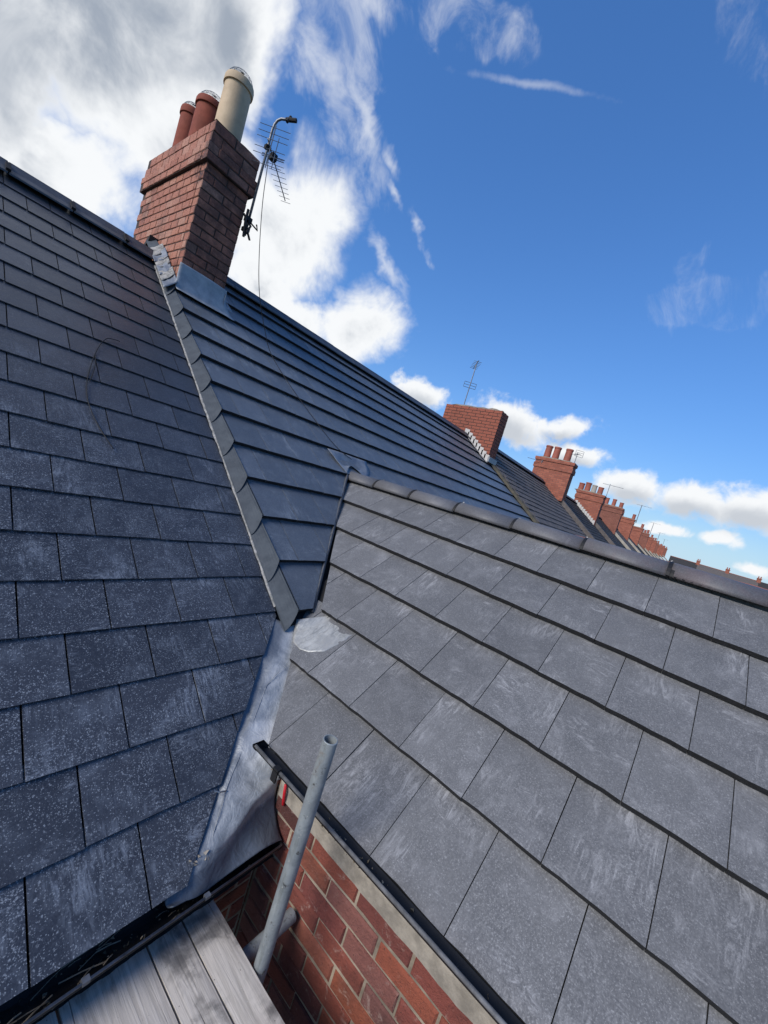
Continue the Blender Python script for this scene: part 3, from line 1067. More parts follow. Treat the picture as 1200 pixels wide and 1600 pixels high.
# ================================================================== RIGHT HOUSE: big flat tiles, extension, chimney
XV = 9.60
house_b = thing('terraced_house', (5.5, 5.0, GROUND), 'house with new flat dark tiles, tall near chimney and grey tiled rear extension', 'house')
SRC = 5.13
cy0, cz0 = CT.pt(0, SRC).y, CT.pt(0, SRC).z
g = Geo()
g.obox(CT.pt(PARTY + 0.055, 0.70, -0.092), EX, UM, NM, XV - PARTY - 0.075, SRC - 0.72, 0.040)
roof_b = g.make('roof', [M['deck']], house_b)
GC = 0.3415
cc = []
for i in range(13):
    s0 = 0.757 + GC * i
    if s0 > SRC - 0.12:
        break
    cc.append((s0, (1.60 if i % 2 == 0 else 1.747) - 0.293))
# valley cut on the tiled main slope: y = 0.034 + 0.9034 x in plan
def s_of_y(y, h=1.615):
    return (y - h * sp) / cp


va = (1.72, s_of_y(1.585))
vb = (2.86, s_of_y(2.700))
cutc = half(va, vb, (1.7, 3.0))
# above the extension ridge the slope carries on to the right
nC = 0


def skipc(cx, cy):
    return False


XI = 1.578
low = [c for c in cc if c[0] < 2.0]
high = [c for c in cc if c[0] >= 2.0]
TW = 0.293
CT.lay('roof_tile', roof_b, low, TW, GC, 0.405, 0.024, 0.036, 0, XI, 3.2, [(-1, 0, -XI), cutc, (1, 0, 3.2)], [M['tile_c'], M['edge']], 0.005, edge_mi=1, wob=0.0025)
CT.lay('roof_tile', roof_b, high, TW, GC, 0.405, 0.024, 0.036, 0, XI, XV, [(-1, 0, -XI), (1, 0, XV), (0, 1, SRC - 0.01), half((1.72, va[1]), (4.2, va[1] + (vb[1] - va[1]) * (2.48 / 1.14)), (1.7, 5.0)) if False else (0, -1, 0)], [M['tile_c'], M['edge']], 0.005, edge_mi=1, wob=0.0025)
# rows of the main slope that pass behind the extension ridge
CT.lay('roof_tile', roof_b, [c for c in low if c[0] > 1.3], TW, GC, 0.405, 0.024, 0.036, 0, 3.9, XV, [(-1, 0, -3.9), (1, 0, XV)], [M['tile_c'], M['edge']], 0.005, edge_mi=1, wob=0.0025)

# verge slips along the party line: curved pieces stepping down to the slates
for i, (s0, ph) in enumerate(cc):
    L = GC + 0.035
    nC_, nR = 7, 3
    vs = []
    for lay_ in (0, 1):
        for r in range(nR):
            fr_ = r / (nR - 1)
            for c in range(nC_):
                t = c / (nC_ - 1)
                xx = PARTY + 0.004 + (XI + 0.006 - PARTY - 0.004) * t
                base_s = s0 - 0.004 - 0.105 * (1 - t ** 1.45) * (1.0 if i else 0.75)
                ss = base_s + fr_ * (L + 0.10 * (1 - t) * 0.9)
                hgt = -0.080 * (1 - t) + 0.008 + 0.004 * (1 - t)
                hgt += -0.034 * max(0, (ss - s0)) / 0.405 * (0.35 + 0.65 * t)
                hgt -= lay_ * 0.012
                if c == nC_ - 1:
                    hgt -= 0.002
                vs.append(CT.pt(xx, min(ss, SRC), hgt))
    N = nC_ * nR
    fs = []
    for r in range(nR - 1):
        for c in range(nC_ - 1):
            a = r * nC_ + c
            fs.append((a, a + 1, a + nC_ + 1, a + nC_))
            fs.append((a + N, a + nC_ + N, a + nC_ + 1 + N, a + 1 + N))
    fmv = [0] * len(fs)
    for c in range(nC_ - 1):
        fs.append((c, c + N, c + 1 + N, c + 1))
        fmv += [1, 0]
        a = (nR - 1) * nC_ + c
        fs.append((a, a + 1, a + 1 + N, a + N))
    for r in range(nR - 1):
        for a in (r * nC_, r * nC_ + nC_ - 1):
            fs.append((a, a + nC_, a + nC_ + N, a + N))
    fmv += [0] * (len(fs) - len(fmv))
    o = part('verge_tile', vs, fs, [M['verge'], M['edge']], house_b, fm=fmv, smooth=False)
    for pl in o.data.polygons:
        pl.use_smooth = False
# thin raised rib where slip meets tile
g = Geo()
for i, (s0, ph) in enumerate(cc):
    a = CT.pt(XI + 0.005, s0 - 0.004, 0.004)
    b_ = CT.pt(XI + 0.005, min(s0 + GC, SRC), -0.026)
    g.tube([a, b_], 0.0045, 6)
g.make('verge_rib', [M['verge']], house_b)
# mortar fillet along the slates
g = Geo()
rr = random.Random(5)
s = 0.83
pts = []
while s < 4.62:
    pts.append((s, max(0.0, rr.uniform(-0.002, 0.007) + (0.003 if s > 2.2 else -0.001))))
    s += 0.045
vs = []
for s, wd in pts:
    vs += [SL.pt(PARTY - wd - 0.003, s, 0.001), SL.pt(PARTY - wd * 0.3, s, 0.007 + wd * 0.4), SL.pt(PARTY + 0.012, s, 0.010)]
fs = []
for i in range(len(pts) - 1):
    for j in range(2):
        fs.append((i * 3 + j, i * 3 + j + 1, i * 3 + j + 4, i * 3 + j + 3))
g.add(vs, fs)
g.make('mortar_fillet', [M['fillet']], house_b)

# centre ridge
rm2 = ridge_mesh_x(0.44, 0, 0, [M['ridge_d']], half=0.12)
x = 2.02
while x < XV - 0.05:
    L = min(0.44, XV - x)
    inst('ridge_tile', rm2 if L > 0.43 else ridge_mesh_x(L, 0, 0, [M['ridge_d']], half=0.12), house_b, Matrix.Translation((x, cy0, cz0 + 0.045 + random.uniform(-0.002, 0.002))))
    x += 0.445
g = Geo()
BYC = 2 * cy0 - 1.0
g.add([(1.52, cy0, cz0 - 0.01), (XV, cy0, cz0 - 0.01), (XV, BYC, -1.45), (1.52, BYC, -1.45), (1.52, cy0, cz0 - 0.06), (XV, cy0, cz0 - 0.06), (XV, BYC, -1.5), (1.52, BYC, -1.5)],
      [(0, 1, 2, 3), (4, 7, 6, 5), (0, 4, 5, 1), (1, 5, 6, 2), (2, 6, 7, 3), (3, 7, 4, 0)])
g.make('rear_slope', [M['roof_dark']], house_b)
g = Geo()
g.box((PARTY + 0.1, 1.62, GROUND), (XV - 0.1, BYC - 0.25, -1.35))
g.box((4.9, 0.99, GROUND), (XV - 0.1, 1.62, -1.60))
g.make('house_wall', [M['wallbrick']], house_b)

# ---- extension roof
SRO = 2.42
YEND = -3.2
g = Geo()
g.obox(OF.pt(1.75, 0.33, -0.092), -EY, UO, NO, 1.75 - YEND - 0.02, SRO - 0.36, 0.040)
ext = g.make('extension_roof', [M['deck']], house_b)
oc = []
for i in range(6):
    s0 = [0.297, 0.633, 0.972, 1.312, 1.655, 1.998][i]
    oc.append((s0, 0.506 if i % 2 == 0 else 0.3595))
# cut line, lower part up to the lead tongue, then along the closed valley
cut1 = half((1.085, 0.289), (1.565, 0.840), (0.0, 1.0))
cut2 = half((1.515, 0.965), (2.72, 2.34), (0.0, 1.5))
ocl = oc[:2]
och = oc[2:]
OF.lay('roof_tile', ext, ocl, 0.293, 0.339, 0.400, 0.027, 0.038, 0, YEND, 1.8, [cut1, (-1, 0, -YEND)], [M['tile_o'], M['edge']], 0.0032, edge_mi=1, wob=0.0045)
OF.lay('roof_tile', ext, och, 0.293, 0.342, 0.400, 0.027, 0.038, 0, YEND, 2.9, [cut2, (-1, 0, -YEND), (0, 1, SRO - 0.02)], [M['tile_o'], M['edge']], 0.0032, edge_mi=1, wob=0.0045)
# extension ridge: half-round tiles with a black union between each
AX0, AZ0 = 2.945, -0.018


def ridge_at(y_):
    k_ = min(1.0, max(0.0, (2.8 - y_) / 3.2))
    return AX0 + 0.085 * k_, AZ0 + 0.052 * k_




def half_round(L, r0=0.122, r1=0.122, flare=0.0):
    n = 12
    vs = []
    ysl = [0, L]
    for lay_ in (0, 1):
        for yy in ysl:
            for i in range(n + 1):
                t = math.pi * (0.03 + 0.94 * i / n)
                r = r0 - lay_ * 0.014
                vs.append((-math.cos(t) * r, yy, math.sin(t) * r * 0.80 - 0.090))
    K = n + 1
    fs = []
    for i in range(n):
        fs.append((i, i + 1, i + 1 + K, i + K))
        fs.append((2 * K + i, 3 * K + i, 3 * K + i + 1, 2 * K + i + 1))
        fs.append((i, 2 * K + i, 2 * K + i + 1, i + 1))
        fs.append((K + i, K + i + 1, 3 * K + i + 1, 3 * K + i))
    for e in (0, n):
        fs.append((e, e + K, e + 3 * K, e + 2 * K))
    return mesh('ridge_tile', vs, fs, [M['ridge']])


joints = [2.79, 2.33, 1.925, 1.478, 1.0, 0.515, 0.034, -0.43, -0.90, -1.37, -1.84, -2.31, -2.78, YEND]
for a, b_ in zip(joints, joints[1:]):
    L = a - b_ - 0.016
    AX, AZ = ridge_at((a + b_) / 2)
    me = half_round(L)
    me.polygons.foreach_set('use_smooth', [True] * len(me.polygons))
    Mx = Matrix.Translation((ridge_at(b_)[0], b_ + 0.008, AZ + random.uniform(-0.002, 0.002))) @ Matrix.Rotation(0.0266 if b_ > -0.4 else 0.0, 4, 'Z') @ Matrix.Rotation(random.uniform(-0.006, 0.006), 4, 'X')
    AX, AZ = ridge_at(b_)
    inst('ridge_tile', me, ext, Mx)
    # union piece
    if b_ > YEND + 0.1:
        g = Geo()
        n = 12
        for (yy0, yy1, rr_) in ((b_ - 0.030, b_ + 0.030, 0.114), (b_ - 0.010, b_ + 0.010, 0.1265)):
            vs = []
            for yy in (yy0, yy1):
                for i in range(n + 1):
                    t = math.pi * (0.05 + 0.9 * i / n)
                    vs.append((AX - math.cos(t) * rr_, yy, AZ + math.sin(t) * rr_ * 0.80 - 0.090))
            K = n + 1
            g.add(vs, [(i, i + 1, i + 1 + K, i + K) for i in range(n)])
        cc_ = V(AX + 0.01, b_, AZ + 0.010)
        vs = [cc_ + V(random.uniform(-0.018, 0.018), random.uniform(-0.012, 0.012), random.uniform(-0.006, 0.012)) for _ in range(6)]
        g.add(vs, [(0, 1, 2), (0, 2, 3), (0, 3, 4), (1, 2, 5), (0, 1, 5), (3, 4, 5), (2, 3, 5), (0, 4, 5)], 1)
        g.make('ridge_union', [M['black'], M['white_m']], ext)
# corrugated black roll under the ridge tiles
g = Geo()
yy = 2.74
nn = int((2.74 - YEND) / 0.02)
for i in range(nn):
    y_ = 2.74 - i * 0.02
    g.obox(OF.pt(y_, 2.300 + 0.105 * min(1.0, max(0.0, (2.8 - y_) / 3.2)), -0.017 + (0.004 if i % 2 else 0.0)), -EY, UO, NO, 0.014, 0.035, 0.012)
g.make('ridge_roll', [M['black']], ext, kind='stuff')
# red sealant edge on the far side of the ridge
g = Geo()
pts = [Vector((ridge_at(0.95 - i * 0.1)[0] + 0.055, 0.95 - i * 0.1, ridge_at(0.95 - i * 0.1)[1] - 0.002 + 0.005 * noise.noise(Vector((i * 0.9, 0, 0))))) for i in range(24)]
g.tube(pts, 0.011, 6)
g.make('bedding_edge', [M['red_ridge']], ext)
# far slope, gable and walls of the extension
g = Geo()
AX = AX0
g.add([(AX, 2.75, -0.05), (AX + 0.08, YEND, -0.03), (4.73, YEND, -1.24), (4.73, 1.3, -1.24), (AX, 2.75, -0.09), (AX + 0.08, YEND, -0.07), (4.73, YEND, -1.28), (4.73, 1.3, -1.28)],
      [(0, 1, 2, 3), (4, 7, 6, 5), (0, 4, 5, 1), (1, 5, 6, 2), (2, 6, 7, 3), (3, 7, 4, 0)])
g.make('extension_far_slope', [M['tile_o']], house_b)
WX = 1.19
g = Geo()
g.box((WX + 0.018, YEND + 0.15, GROUND), (4.65, 1.10, -1.32))
g.add([(WX + 0.05, YEND + 0.15, -1.32), (4.65, YEND + 0.15, -1.32), (AX, YEND + 0.15, -0.12)], [(0, 1, 2)])
g.make('extension_core', [M['wallbrick']], house_b)
g = Geo()
g.box((WX + 0.0085, -1.0, -3.2), (WX + 0.05, 1.0, -1.30))
wall_e = g.make('extension_wall', [M['mortar_d']], house_b)
brick_face(wall_e, (WX, 0.992, 0), -EY, -EX, 1.62, -2.64, -1.36, M['brick'], blen=0.237, bh=0.08, shift=0.0, jit=0.0024, first=1)
# cement band pointed along the top of the wall, its edge uneven
g = Geo()
N = 60
vs = []
for i in range(N + 1):
    y_ = 0.98 - 1.9 * i / N
    z_ = -1.366 + 0.007 * noise.noise(Vector((y_ * 9, 1, 0))) + 0.004 * noise.noise(Vector((y_ * 35, 4, 0)))
    vs += [(WX - 0.004, y_, -1.250), (WX - 0.010, y_, -1.30), (WX - 0.009, y_, z_ + 0.006), (WX + 0.013, y_, z_)]
g.add(vs, [(i * 4 + j, i * 4 + j + 1, (i + 1) * 4 + j + 1, (i + 1) * 4 + j) for i in range(N) for j in range(3)])
g.make('cement_band', [M['mortar']], house_b)
# gutter of the extension
gut_b = gutter('extension_gutter', house_b, (1.132, 1.085, -1.176), (1.132, YEND, -1.176), -EX, rad=0.050, arc=0.66, zs=0.72)
g = Geo()
for yb in (0.935, -1.6):
    g = Geo()
    g.box((1.070, yb - 0.014, -1.215), (1.077, yb + 0.014, -1.170))
    g.box((1.070, yb - 0.014, -1.172), (1.092, yb + 0.014, -1.162))
    g.make('gutter_bracket', [M['black']], gut_b)
g = Geo()
fan = [Vector((1.132, 1.086, -1.174))] + [Vector((1.132 - math.cos(0.7 * math.pi * i / 10) * 0.054, 1.086, -1.174 - math.sin(0.7 * math.pi * i / 10) * 0.040)) for i in range(11)]
g.add(fan + [v + Vector((0, 0.012, 0)) for v in fan], [(0, i, i + 1) for i in range(1, 11)] + [(12, 12 + i + 1, 12 + i) for i in range(1, 11)] + [(i, i + 12, i + 13, i + 1) for i in range(1, 11)] + [(1, 11, 23, 13)])
g.make('gutter_end', [M['black']], gut_b)
g = Geo()
g.box((1.168, YEND, -1.280), (WX + 0.01, 1.05, -1.242))
g.obox(OF.pt(1.06, 0.285, -0.062), -EY, UO, NO, 1.06 - YEND, 0.08, 0.034)
g.make('eaves_board', [M['black']], house_b)
# crumbs of moss and mortar in that gutter
g = Geo()
rr = random.Random(11)
for i in range(150):
    y_ = rr.choice([rr.gauss(0.62, 0.1), rr.gauss(0.52, 0.05), rr.uniform(-0.6, 1.0)])
    if y_ > 1.05:
        continue
    c0 = Vector((1.125 + rr.uniform(-0.02, 0.02), y_, -1.220 + rr.uniform(-0.002, 0.008)))
    sz = rr.uniform(0.002, 0.009)
    vs = [c0 + Vector((rr.uniform(-sz, sz), rr.uniform(-sz, sz), rr.uniform(0, sz * 1.3))) for _ in range(5)]
    g.add(vs, [(0, 1, 2), (0, 2, 3), (0, 3, 4), (1, 2, 4), (0, 1, 4)], i % 2)
g.make_solo('moss_crumbs', [M['moss'], M['twig']], (1.12, 0.5, -1.27), kind='stuff', label='crumbs of moss and mortar lying in the black gutter above the brick wall', cat='debris')

# ---- valleys and leadwork
VB = []
g = Geo()
a0, a1 = Vector((1.70, 1.562, -0.882)), Vector((2.86, 2.700, -0.035))
dv = (a1 - a0)
pf = [(-0.014, -0.020), (-0.008, -0.002), (0.0, 0.006), (0.008, -0.002), (0.014, -0.020)]
side = Vector((1, -1, 0)).normalized()
vs = []
for t in (0, 1):
    for a, h in pf:
        vs.append(a0 + dv * t + side * a + EZ * (h + 0.010))
g.add(vs, [(i, i + 1, i + 6, i + 5) for i in range(4)])
g.make('valley_trim', [M['alu']], house_b)
g = Geo()
vs = []
for t in (-0.02, 1.02):
    for a, h in ((-0.13, 0.03), (-0.02, -0.075), (0.02, -0.075), (0.13, 0.03)):
        vs.append(a0 + dv * t + side * a + EZ * (h - 0.045))
g.add(vs, [(i, i + 1, i + 5, i + 4) for i in range(3)])
g.make('valley_trough', [M['black']], house_b)


def sp_(x_, s_, off=0.0):
    return SL.pt(x_, s_, off)


def so_(y_, s_, off=0.0):
    return OF.pt(y_, s_, off)


# the open lead valley and its apron: rows run from the slates (left) to the tiles (right)
def vl(x_):                                     # valley line of slate slope and extension slope
    y_ = 0.178 + 0.9034 * x_
    return V(x_, y_, -2.112 + 0.7373 * y_ + 0.004)


rows = [
    [sp_(1.36, 0.83, -0.027), sp_(1.46, 0.79, -0.024), vl(1.56), so_(1.56, 0.90, -0.052), so_(1.50, 0.93, -0.052)],
    [sp_(1.22, 0.60, -0.027), sp_(1.34, 0.60, -0.022), vl(1.46), so_(1.43, 0.72, -0.052), so_(1.34, 0.72, -0.052)],
    [sp_(1.06, 0.40, -0.027), sp_(1.20, 0.38, -0.020), vl(1.31), so_(1.30, 0.56, -0.052), so_(1.20, 0.56, -0.052)],
    [sp_(0.92, 0.21, -0.027), sp_(1.05, 0.20, -0.016), vl(1.17), so_(1.19, 0.40, -0.052), so_(1.08, 0.40, -0.052)],
    [sp_(0.84, 0.09, -0.027), sp_(0.95, 0.085, -0.020), V(1.06, 1.135, -1.268), V(1.135, 1.12, -1.258), V(1.20, 1.06, -1.262)],
    [sp_(0.78, 0.00, -0.027), sp_(0.88, 0.00, -0.022), V(1.00, 1.055, -1.328), V(1.115, 1.045, -1.318), V(1.20, 1.015, -1.312)],
    [sp_(0.745, -0.07, -0.036), V(0.845, 0.968, -1.412), V(0.970, 0.966, -1.388), V(1.095, 1.000, -1.342), V(1.20, 1.012, -1.332)],
    [sp_(0.735, -0.115, -0.034), V(0.84, 0.930, -1.436), V(0.965, 0.952, -1.420), V(1.090, 0.990, -1.388), V(1.186, 0.996, -1.392)],
    [sp_(0.735, -0.138, -0.030), V(0.84, 0.905, -1.466), V(0.965, 0.930, -1.456), V(1.080, 0.950, -1.436), V(1.182, 0.955, -1.450)],
    [V(0.745, 0.900, -1.462), V(0.84, 0.893, -1.492), V(0.960, 0.895, -1.486), V(1.075, 0.885, -1.462), V(1.178, 0.893, -1.495)],
]
grid_mesh('valley_lead', rows, [M['lead']], house_b, thick=0.003, sub=7, amp=0.0085, freq=8, seed=2)
# raised crease up the middle of the lead
g = Geo()
cr_ = [so_(1.40, 0.70, -0.012), V(1.30, 1.345, -1.115), V(1.12, 1.185, -1.235), V(0.985, 1.075, -1.315), V(0.905, 0.985, -1.388), V(0.86, 0.93, -1.432)]
pts = []
for i in range(len(cr_) - 1):
    for t in (0, 0.33, 0.66):
        pts.append(cr_[i].lerp(cr_[i + 1], t) + V(noise.noise(cr_[i] * 9 + V(t * 3, 0, 0)) * 0.004, 0, 0))
pts.append(cr_[-1])
g.tube(pts, 0.0015, 6)
g.make('lead_crease', [M['lead']], house_b, smooth=True)
# lumps of mortar dropped on the lead
g = Geo()
rr = random.Random(8)
for i in range(14):
    c0 = V(0.842 + rr.uniform(-0.03, 0.03), 0.948 + rr.uniform(-0.015, 0.02), -1.418 + rr.uniform(-0.01, 0.01))
    sz = rr.uniform(0.003, 0.011)
    vs = [c0 + V(rr.uniform(-sz, sz), rr.uniform(-sz, sz), rr.uniform(-sz * 0.5, sz)) for _ in range(6)]
    g.add(vs, [(0, 1, 2), (0, 2, 3), (0, 3, 4), (1, 2, 5), (0, 1, 5), (3, 4, 5), (2, 3, 5), (0, 4, 5)])
g.make_solo('mortar_crumbs', [M['mortar']], (0.842, 0.948, -1.42), kind='stuff', label='pale crumbs of mortar dropped on the creased lead at the foot of the valley', cat='debris')
# bright lead tongue under the closed valley
rows = [
    [V(1.590, 1.560, -0.905), so_(1.47, 0.99, -0.036), so_(1.38, 1.00, -0.036), so_(1.25, 1.00, -0.036)],
    [so_(1.530, 0.775, -0.008), so_(1.46, 0.860, -0.018), so_(1.37, 0.92, -0.026), so_(1.252, 0.965, -0.033)],
    [so_(1.465, 0.715, -0.005), so_(1.41, 0.770, -0.009), so_(1.33, 0.83, -0.015), so_(1.254, 0.935, -0.029)],
    [so_(1.390, 0.705, -0.005), so_(1.34, 0.722, -0.007), so_(1.280, 0.778, -0.012), so_(1.252, 0.90, -0.026)],
]
grid_mesh('lead_tongue', rows, [M['lead_b']], house_b, thick=0.0025, sub=6, amp=0.0022, freq=14, seed=9, straight=True)
# lead saddle where the extension ridge meets the main slope
rows = [
    [CT.pt(2.70, 2.42, 0.006), CT.pt(2.95, 2.42, 0.008), CT.pt(3.30, 2.42, 0.006)],
    [CT.pt(2.76, 2.26, 0.004), V(2.95, 2.83, 0.040), CT.pt(3.25, 2.26, 0.004)],
    [CT.pt(2.82, 2.12, 0.004), V(2.945, 2.76, 0.046), CT.pt(3.12, 2.12, 0.004)],
]
grid_mesh('lead_saddle', rows, [M['lead_d']], house_b, thick=0.003, sub=5, amp=0.004, freq=12, seed=4)

# ---- chimney 1
CX0, CX1, CY0, CY1 = 1.600, 2.058, 4.365, 5.90
ZB, ZC, ZT = 1.05, 2.375, 2.735
g = Geo()
e = 0.008
g.box((CX0 + e, CY0 + e, ZB), (CX1 - e, CY1 - e, ZC))
g.box((CX0 - 0.035 + e, CY0 - 0.035 + e, ZC), (CX1 + 0.035 - e, CY1 + 0.035 - e, ZC + 0.16))
g.box((CX0 - 0.018 + e, CY0 - 0.018 + e, ZC + 0.16), (CX1 + 0.018 - e, CY1 + 0.018 - e, ZT))
stack = g.make('chimney_stack', [M['mortar_k']], house_b)
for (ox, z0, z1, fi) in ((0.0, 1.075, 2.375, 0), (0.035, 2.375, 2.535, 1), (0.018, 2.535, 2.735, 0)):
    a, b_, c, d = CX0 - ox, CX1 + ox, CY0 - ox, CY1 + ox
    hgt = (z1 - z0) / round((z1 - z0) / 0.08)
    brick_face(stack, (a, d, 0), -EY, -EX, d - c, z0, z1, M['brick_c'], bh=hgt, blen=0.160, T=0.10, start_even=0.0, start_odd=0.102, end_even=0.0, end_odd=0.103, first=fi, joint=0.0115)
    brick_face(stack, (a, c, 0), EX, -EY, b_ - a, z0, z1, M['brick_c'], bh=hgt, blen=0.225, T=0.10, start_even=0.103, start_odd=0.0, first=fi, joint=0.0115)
    rg = Geo()
    brick_face(None, (b_, c, 0), EY, EX, d - c, z0, z1, M['brick_c'], bh=hgt, blen=0.205, T=0.10, start_even=0.103, start_odd=0.103, end_even=0.0, end_odd=0.102, first=fi, joint=0.009, geo=rg)
    brick_face(None, (b_, d, 0), -EX, EY, b_ - a, z0, z1, M['brick_c'], bh=hgt, blen=0.225, T=0.10, start_even=0.103, start_odd=0.0, end_even=0.105, end_odd=0.105, first=fi, joint=0.009, geo=rg)
    rg.make('hidden_brickwork', [M['brick_c']], stack, kind='stuff')
# mortar flaunching
rows = []
ny = 30
vs = []
for i in range(ny + 1):
    y_ = CY0 - 0.01 + (CY1 - CY0 + 0.02) * i / ny
    for j in range(9):
        x_ = CX0 - 0.01 + (CX1 - CX0 + 0.02) * j / 8
        ed = min(1.0, min(j, 8 - j) / 2.5) * min(1.0, min(i, ny - i) / 2.5)
        z_ = ZT + 0.004 + 0.07 * ed + 0.018 * noise.noise(V(x_ * 14, y_ * 14, 0)) * (0.4 + ed)
        vs.append((x_, y_, z_))
part('flaunching', vs, [(i * 9 + j, i * 9 + j + 1, (i + 1) * 9 + j + 1, (i + 1) * 9 + j) for i in range(ny) for j in range(8)], [M['moss']], house_b, smooth=True)


def pot(parent, c, r, h, mat, guard=True, lean=0.0, **kw):
    g_ = Geo()
    z = 0.0
    prof = [(r * 1.02, 0), (r * 1.0, h * 0.1), (r * 0.955, h * 0.86), (r * 0.955, h * 0.88), (r * 1.06, h * 0.885), (r * 1.07, h * 0.90), (r * 1.06, h * 0.97), (r * 1.02, h), (r * 0.86, h), (r * 0.84, h * 0.6)]
    g_.lathe(c, prof, 28, 0)
    g_.lathe(Vector(c) + V(0, 0, h * 0.6), [(r * 0.84, 0), (0.001, 0)], 28, 1)
    o = g_.make('chimney_pot', [mat, M['soot']], parent, smooth=False, **kw)
    for pl in o.data.polygons:
        pl.use_smooth = True
    bm = bmesh.new()
    bm.from_mesh(o.data)
    for ed in bm.edges:
        if len(ed.link_faces) == 2 and ed.calc_face_angle(0) > 0.6:
            ed.smooth = False
    bm.to_mesh(o.data)
    bm.free()
    if guard:
        g_ = Geo()
        top = Vector(c) + V(0, 0, h)
        for i in range(9):
            an = math.pi * i / 9
            pts_ = []
            for j in range(11):
                ph_ = math.pi * j / 10
                pts_.append(top + V(math.cos(an) * math.cos(ph_) * r * 0.93, math.sin(an) * math.cos(ph_) * r * 0.93, math.sin(ph_) * r * 0.75))
            g_.tube(pts_, 0.0016, 4, cap=False)
        for zz in (0.25, 0.55, 0.8):
            rad = r * 0.93 * math.sqrt(1 - zz * zz)
            g_.tube([top + V(math.cos(2 * math.pi * j / 20) * rad, math.sin(2 * math.pi * j / 20) * rad, zz * r * 0.75) for j in range(21)], 0.0016, 4, cap=False)
        g_.make('wire_guard', [M['steel']], o)
    return o


pot(house_b, (1.83, 4.665, ZT + 0.03), 0.135, 0.625, M['pot_cream'], label='cream chimney pot')
pot(house_b, (1.83, 5.20, ZT + 0.03), 0.150, 0.57, M['pot_red'], label='dark red chimney pot in the middle')
pot(house_b, (1.83, 5.70, ZT + 0.03), 0.118, 0.66, M['pot_red'], label='dark red chimney pot at the back')

# lead apron on the front of the stack
zt_ = 1.425
pl0 = CT.pt(0, s_of_y(CY0 - 0.01)).z
rows = [
    [V(CX0 - 0.012, CY0 - 0.012, zt_ - 0.005), V((CX0 + CX1) / 2, CY0 - 0.013, zt_), V(CX1 + 0.02, CY0 - 0.012, zt_ - 0.010)],
    [V(CX0 - 0.014, CY0 - 0.016, zt_ - 0.11), V((CX0 + CX1) / 2, CY0 - 0.017, zt_ - 0.11), V(CX1 + 0.03, CY0 - 0.016, zt_ - 0.11)],
    [V(CX0 - 0.020, CY0 - 0.035, pl0 + 0.035), V((CX0 + CX1) / 2, CY0 - 0.035, pl0 + 0.035), V(CX1 + 0.06, CY0 - 0.035, pl0 + 0.035)],
    [CT.pt(CX0 - 0.02, s_of_y(CY0) - 0.06, 0.012), CT.pt((CX0 + CX1) / 2, s_of_y(CY0) - 0.06, 0.012), CT.pt(CX1 + 0.11, s_of_y(CY0) - 0.06, 0.012)],
    [CT.pt(CX0 - 0.015, s_of_y(CY0) - 0.11, 0.012), CT.pt((CX0 + CX1) / 2, s_of_y(CY0) - 0.115, 0.012), CT.pt(CX1 + 0.14, s_of_y(CY0) - 0.11, 0.012)],
]
grid_mesh('lead_apron', rows, [M['lead_g']], house_b, thick=0.003, sub=5, amp=0.005, freq=9, seed=6)
# soakers dressed up the right side
for i in range(5):
    y_ = CY0 + 0.02 + i * 0.14
    z_ = (-1.615 + y_ * sp) / cp
    rows = [[V(CX1 + 0.012, y_ - 0.04, z_ + 0.15), V(CX1 + 0.014, y_ + 0.13, z_ + 0.24)], [V(CX1 + 0.018, y_ - 0.05, z_ + 0.02), V(CX1 + 0.018, y_ + 0.12, z_ + 0.12)], [V(CX1 + 0.12, y_ - 0.06, z_ + 0.01), V(CX1 + 0.12, y_ + 0.11, z_ + 0.12)]]
    grid_mesh('lead_soaker', rows, [M['lead_d']], house_b, thick=0.002, sub=4, amp=0.006, freq=16, seed=20 + i)
# rough stepped leads on the left side between slates and stack
rr = random.Random(21)
for i in range(6):
    s_ = 4.16 + i * 0.115
    a = SL.pt(PARTY - 0.03, s_, 0.012)
    z_ = a.z
    rows = [
        [V(PARTY - 0.02 + rr.uniform(-0.01, 0.01), a.y - 0.05, z_ + 0.005), V(PARTY - 0.02, a.y + 0.09, z_ + 0.10)],
        [V(PARTY + 0.035, a.y - 0.05, z_ + 0.05 + rr.uniform(0, 0.02)), V(PARTY + 0.03, a.y + 0.09, z_ + 0.15)],
        [V(CX0 - 0.014, a.y - 0.04, z_ + 0.10 + rr.uniform(0, 0.03)), V(CX0 - 0.012, a.y + 0.08, z_ + 0.20 + rr.uniform(0, 0.03))],
    ]
    if a.y < CY0 - 0.02:
        rows[2] = [V(CX0 - 0.02, a.y - 0.04, z_ + 0.085), V(CX0 - 0.02, a.y + 0.08, z_ + 0.17)]
    grid_mesh('lead_flashing', rows, [M['fillet'] if i % 2 else M['lead_d']], house_b, thick=0.003, sub=5, amp=0.010, freq=22, seed=40 + i)

# right-hand verge: mossy cement line, stepped white flashing under the second stack
g = Geo()
n = 70
vs = []
for i in range(n + 1):
    s_ = 0.9 + (SRC - 0.05 - 0.9) * i / n
    wd = 0.05 + 0.012 * noise.noise(V(s_ * 5, 0, 0))
    vs += [CT.pt(XV - wd - 0.03, s_, 0.004), CT.pt(XV - 0.02, s_, 0.05 + 0.01 * noise.noise(V(s_ * 7, 3, 0))), CT.pt(XV + 0.09 + wd, s_, 0.05), CT.pt(XV + 0.12 + wd, s_, -0.02)]
g.add(vs, [(i * 4 + j, i * 4 + j + 1, (i + 1) * 4 + j + 1, (i + 1) * 4 + j) for i in range(n) for j in range(3)])
g.make('mossy_verge', [M['moss']], house_b)


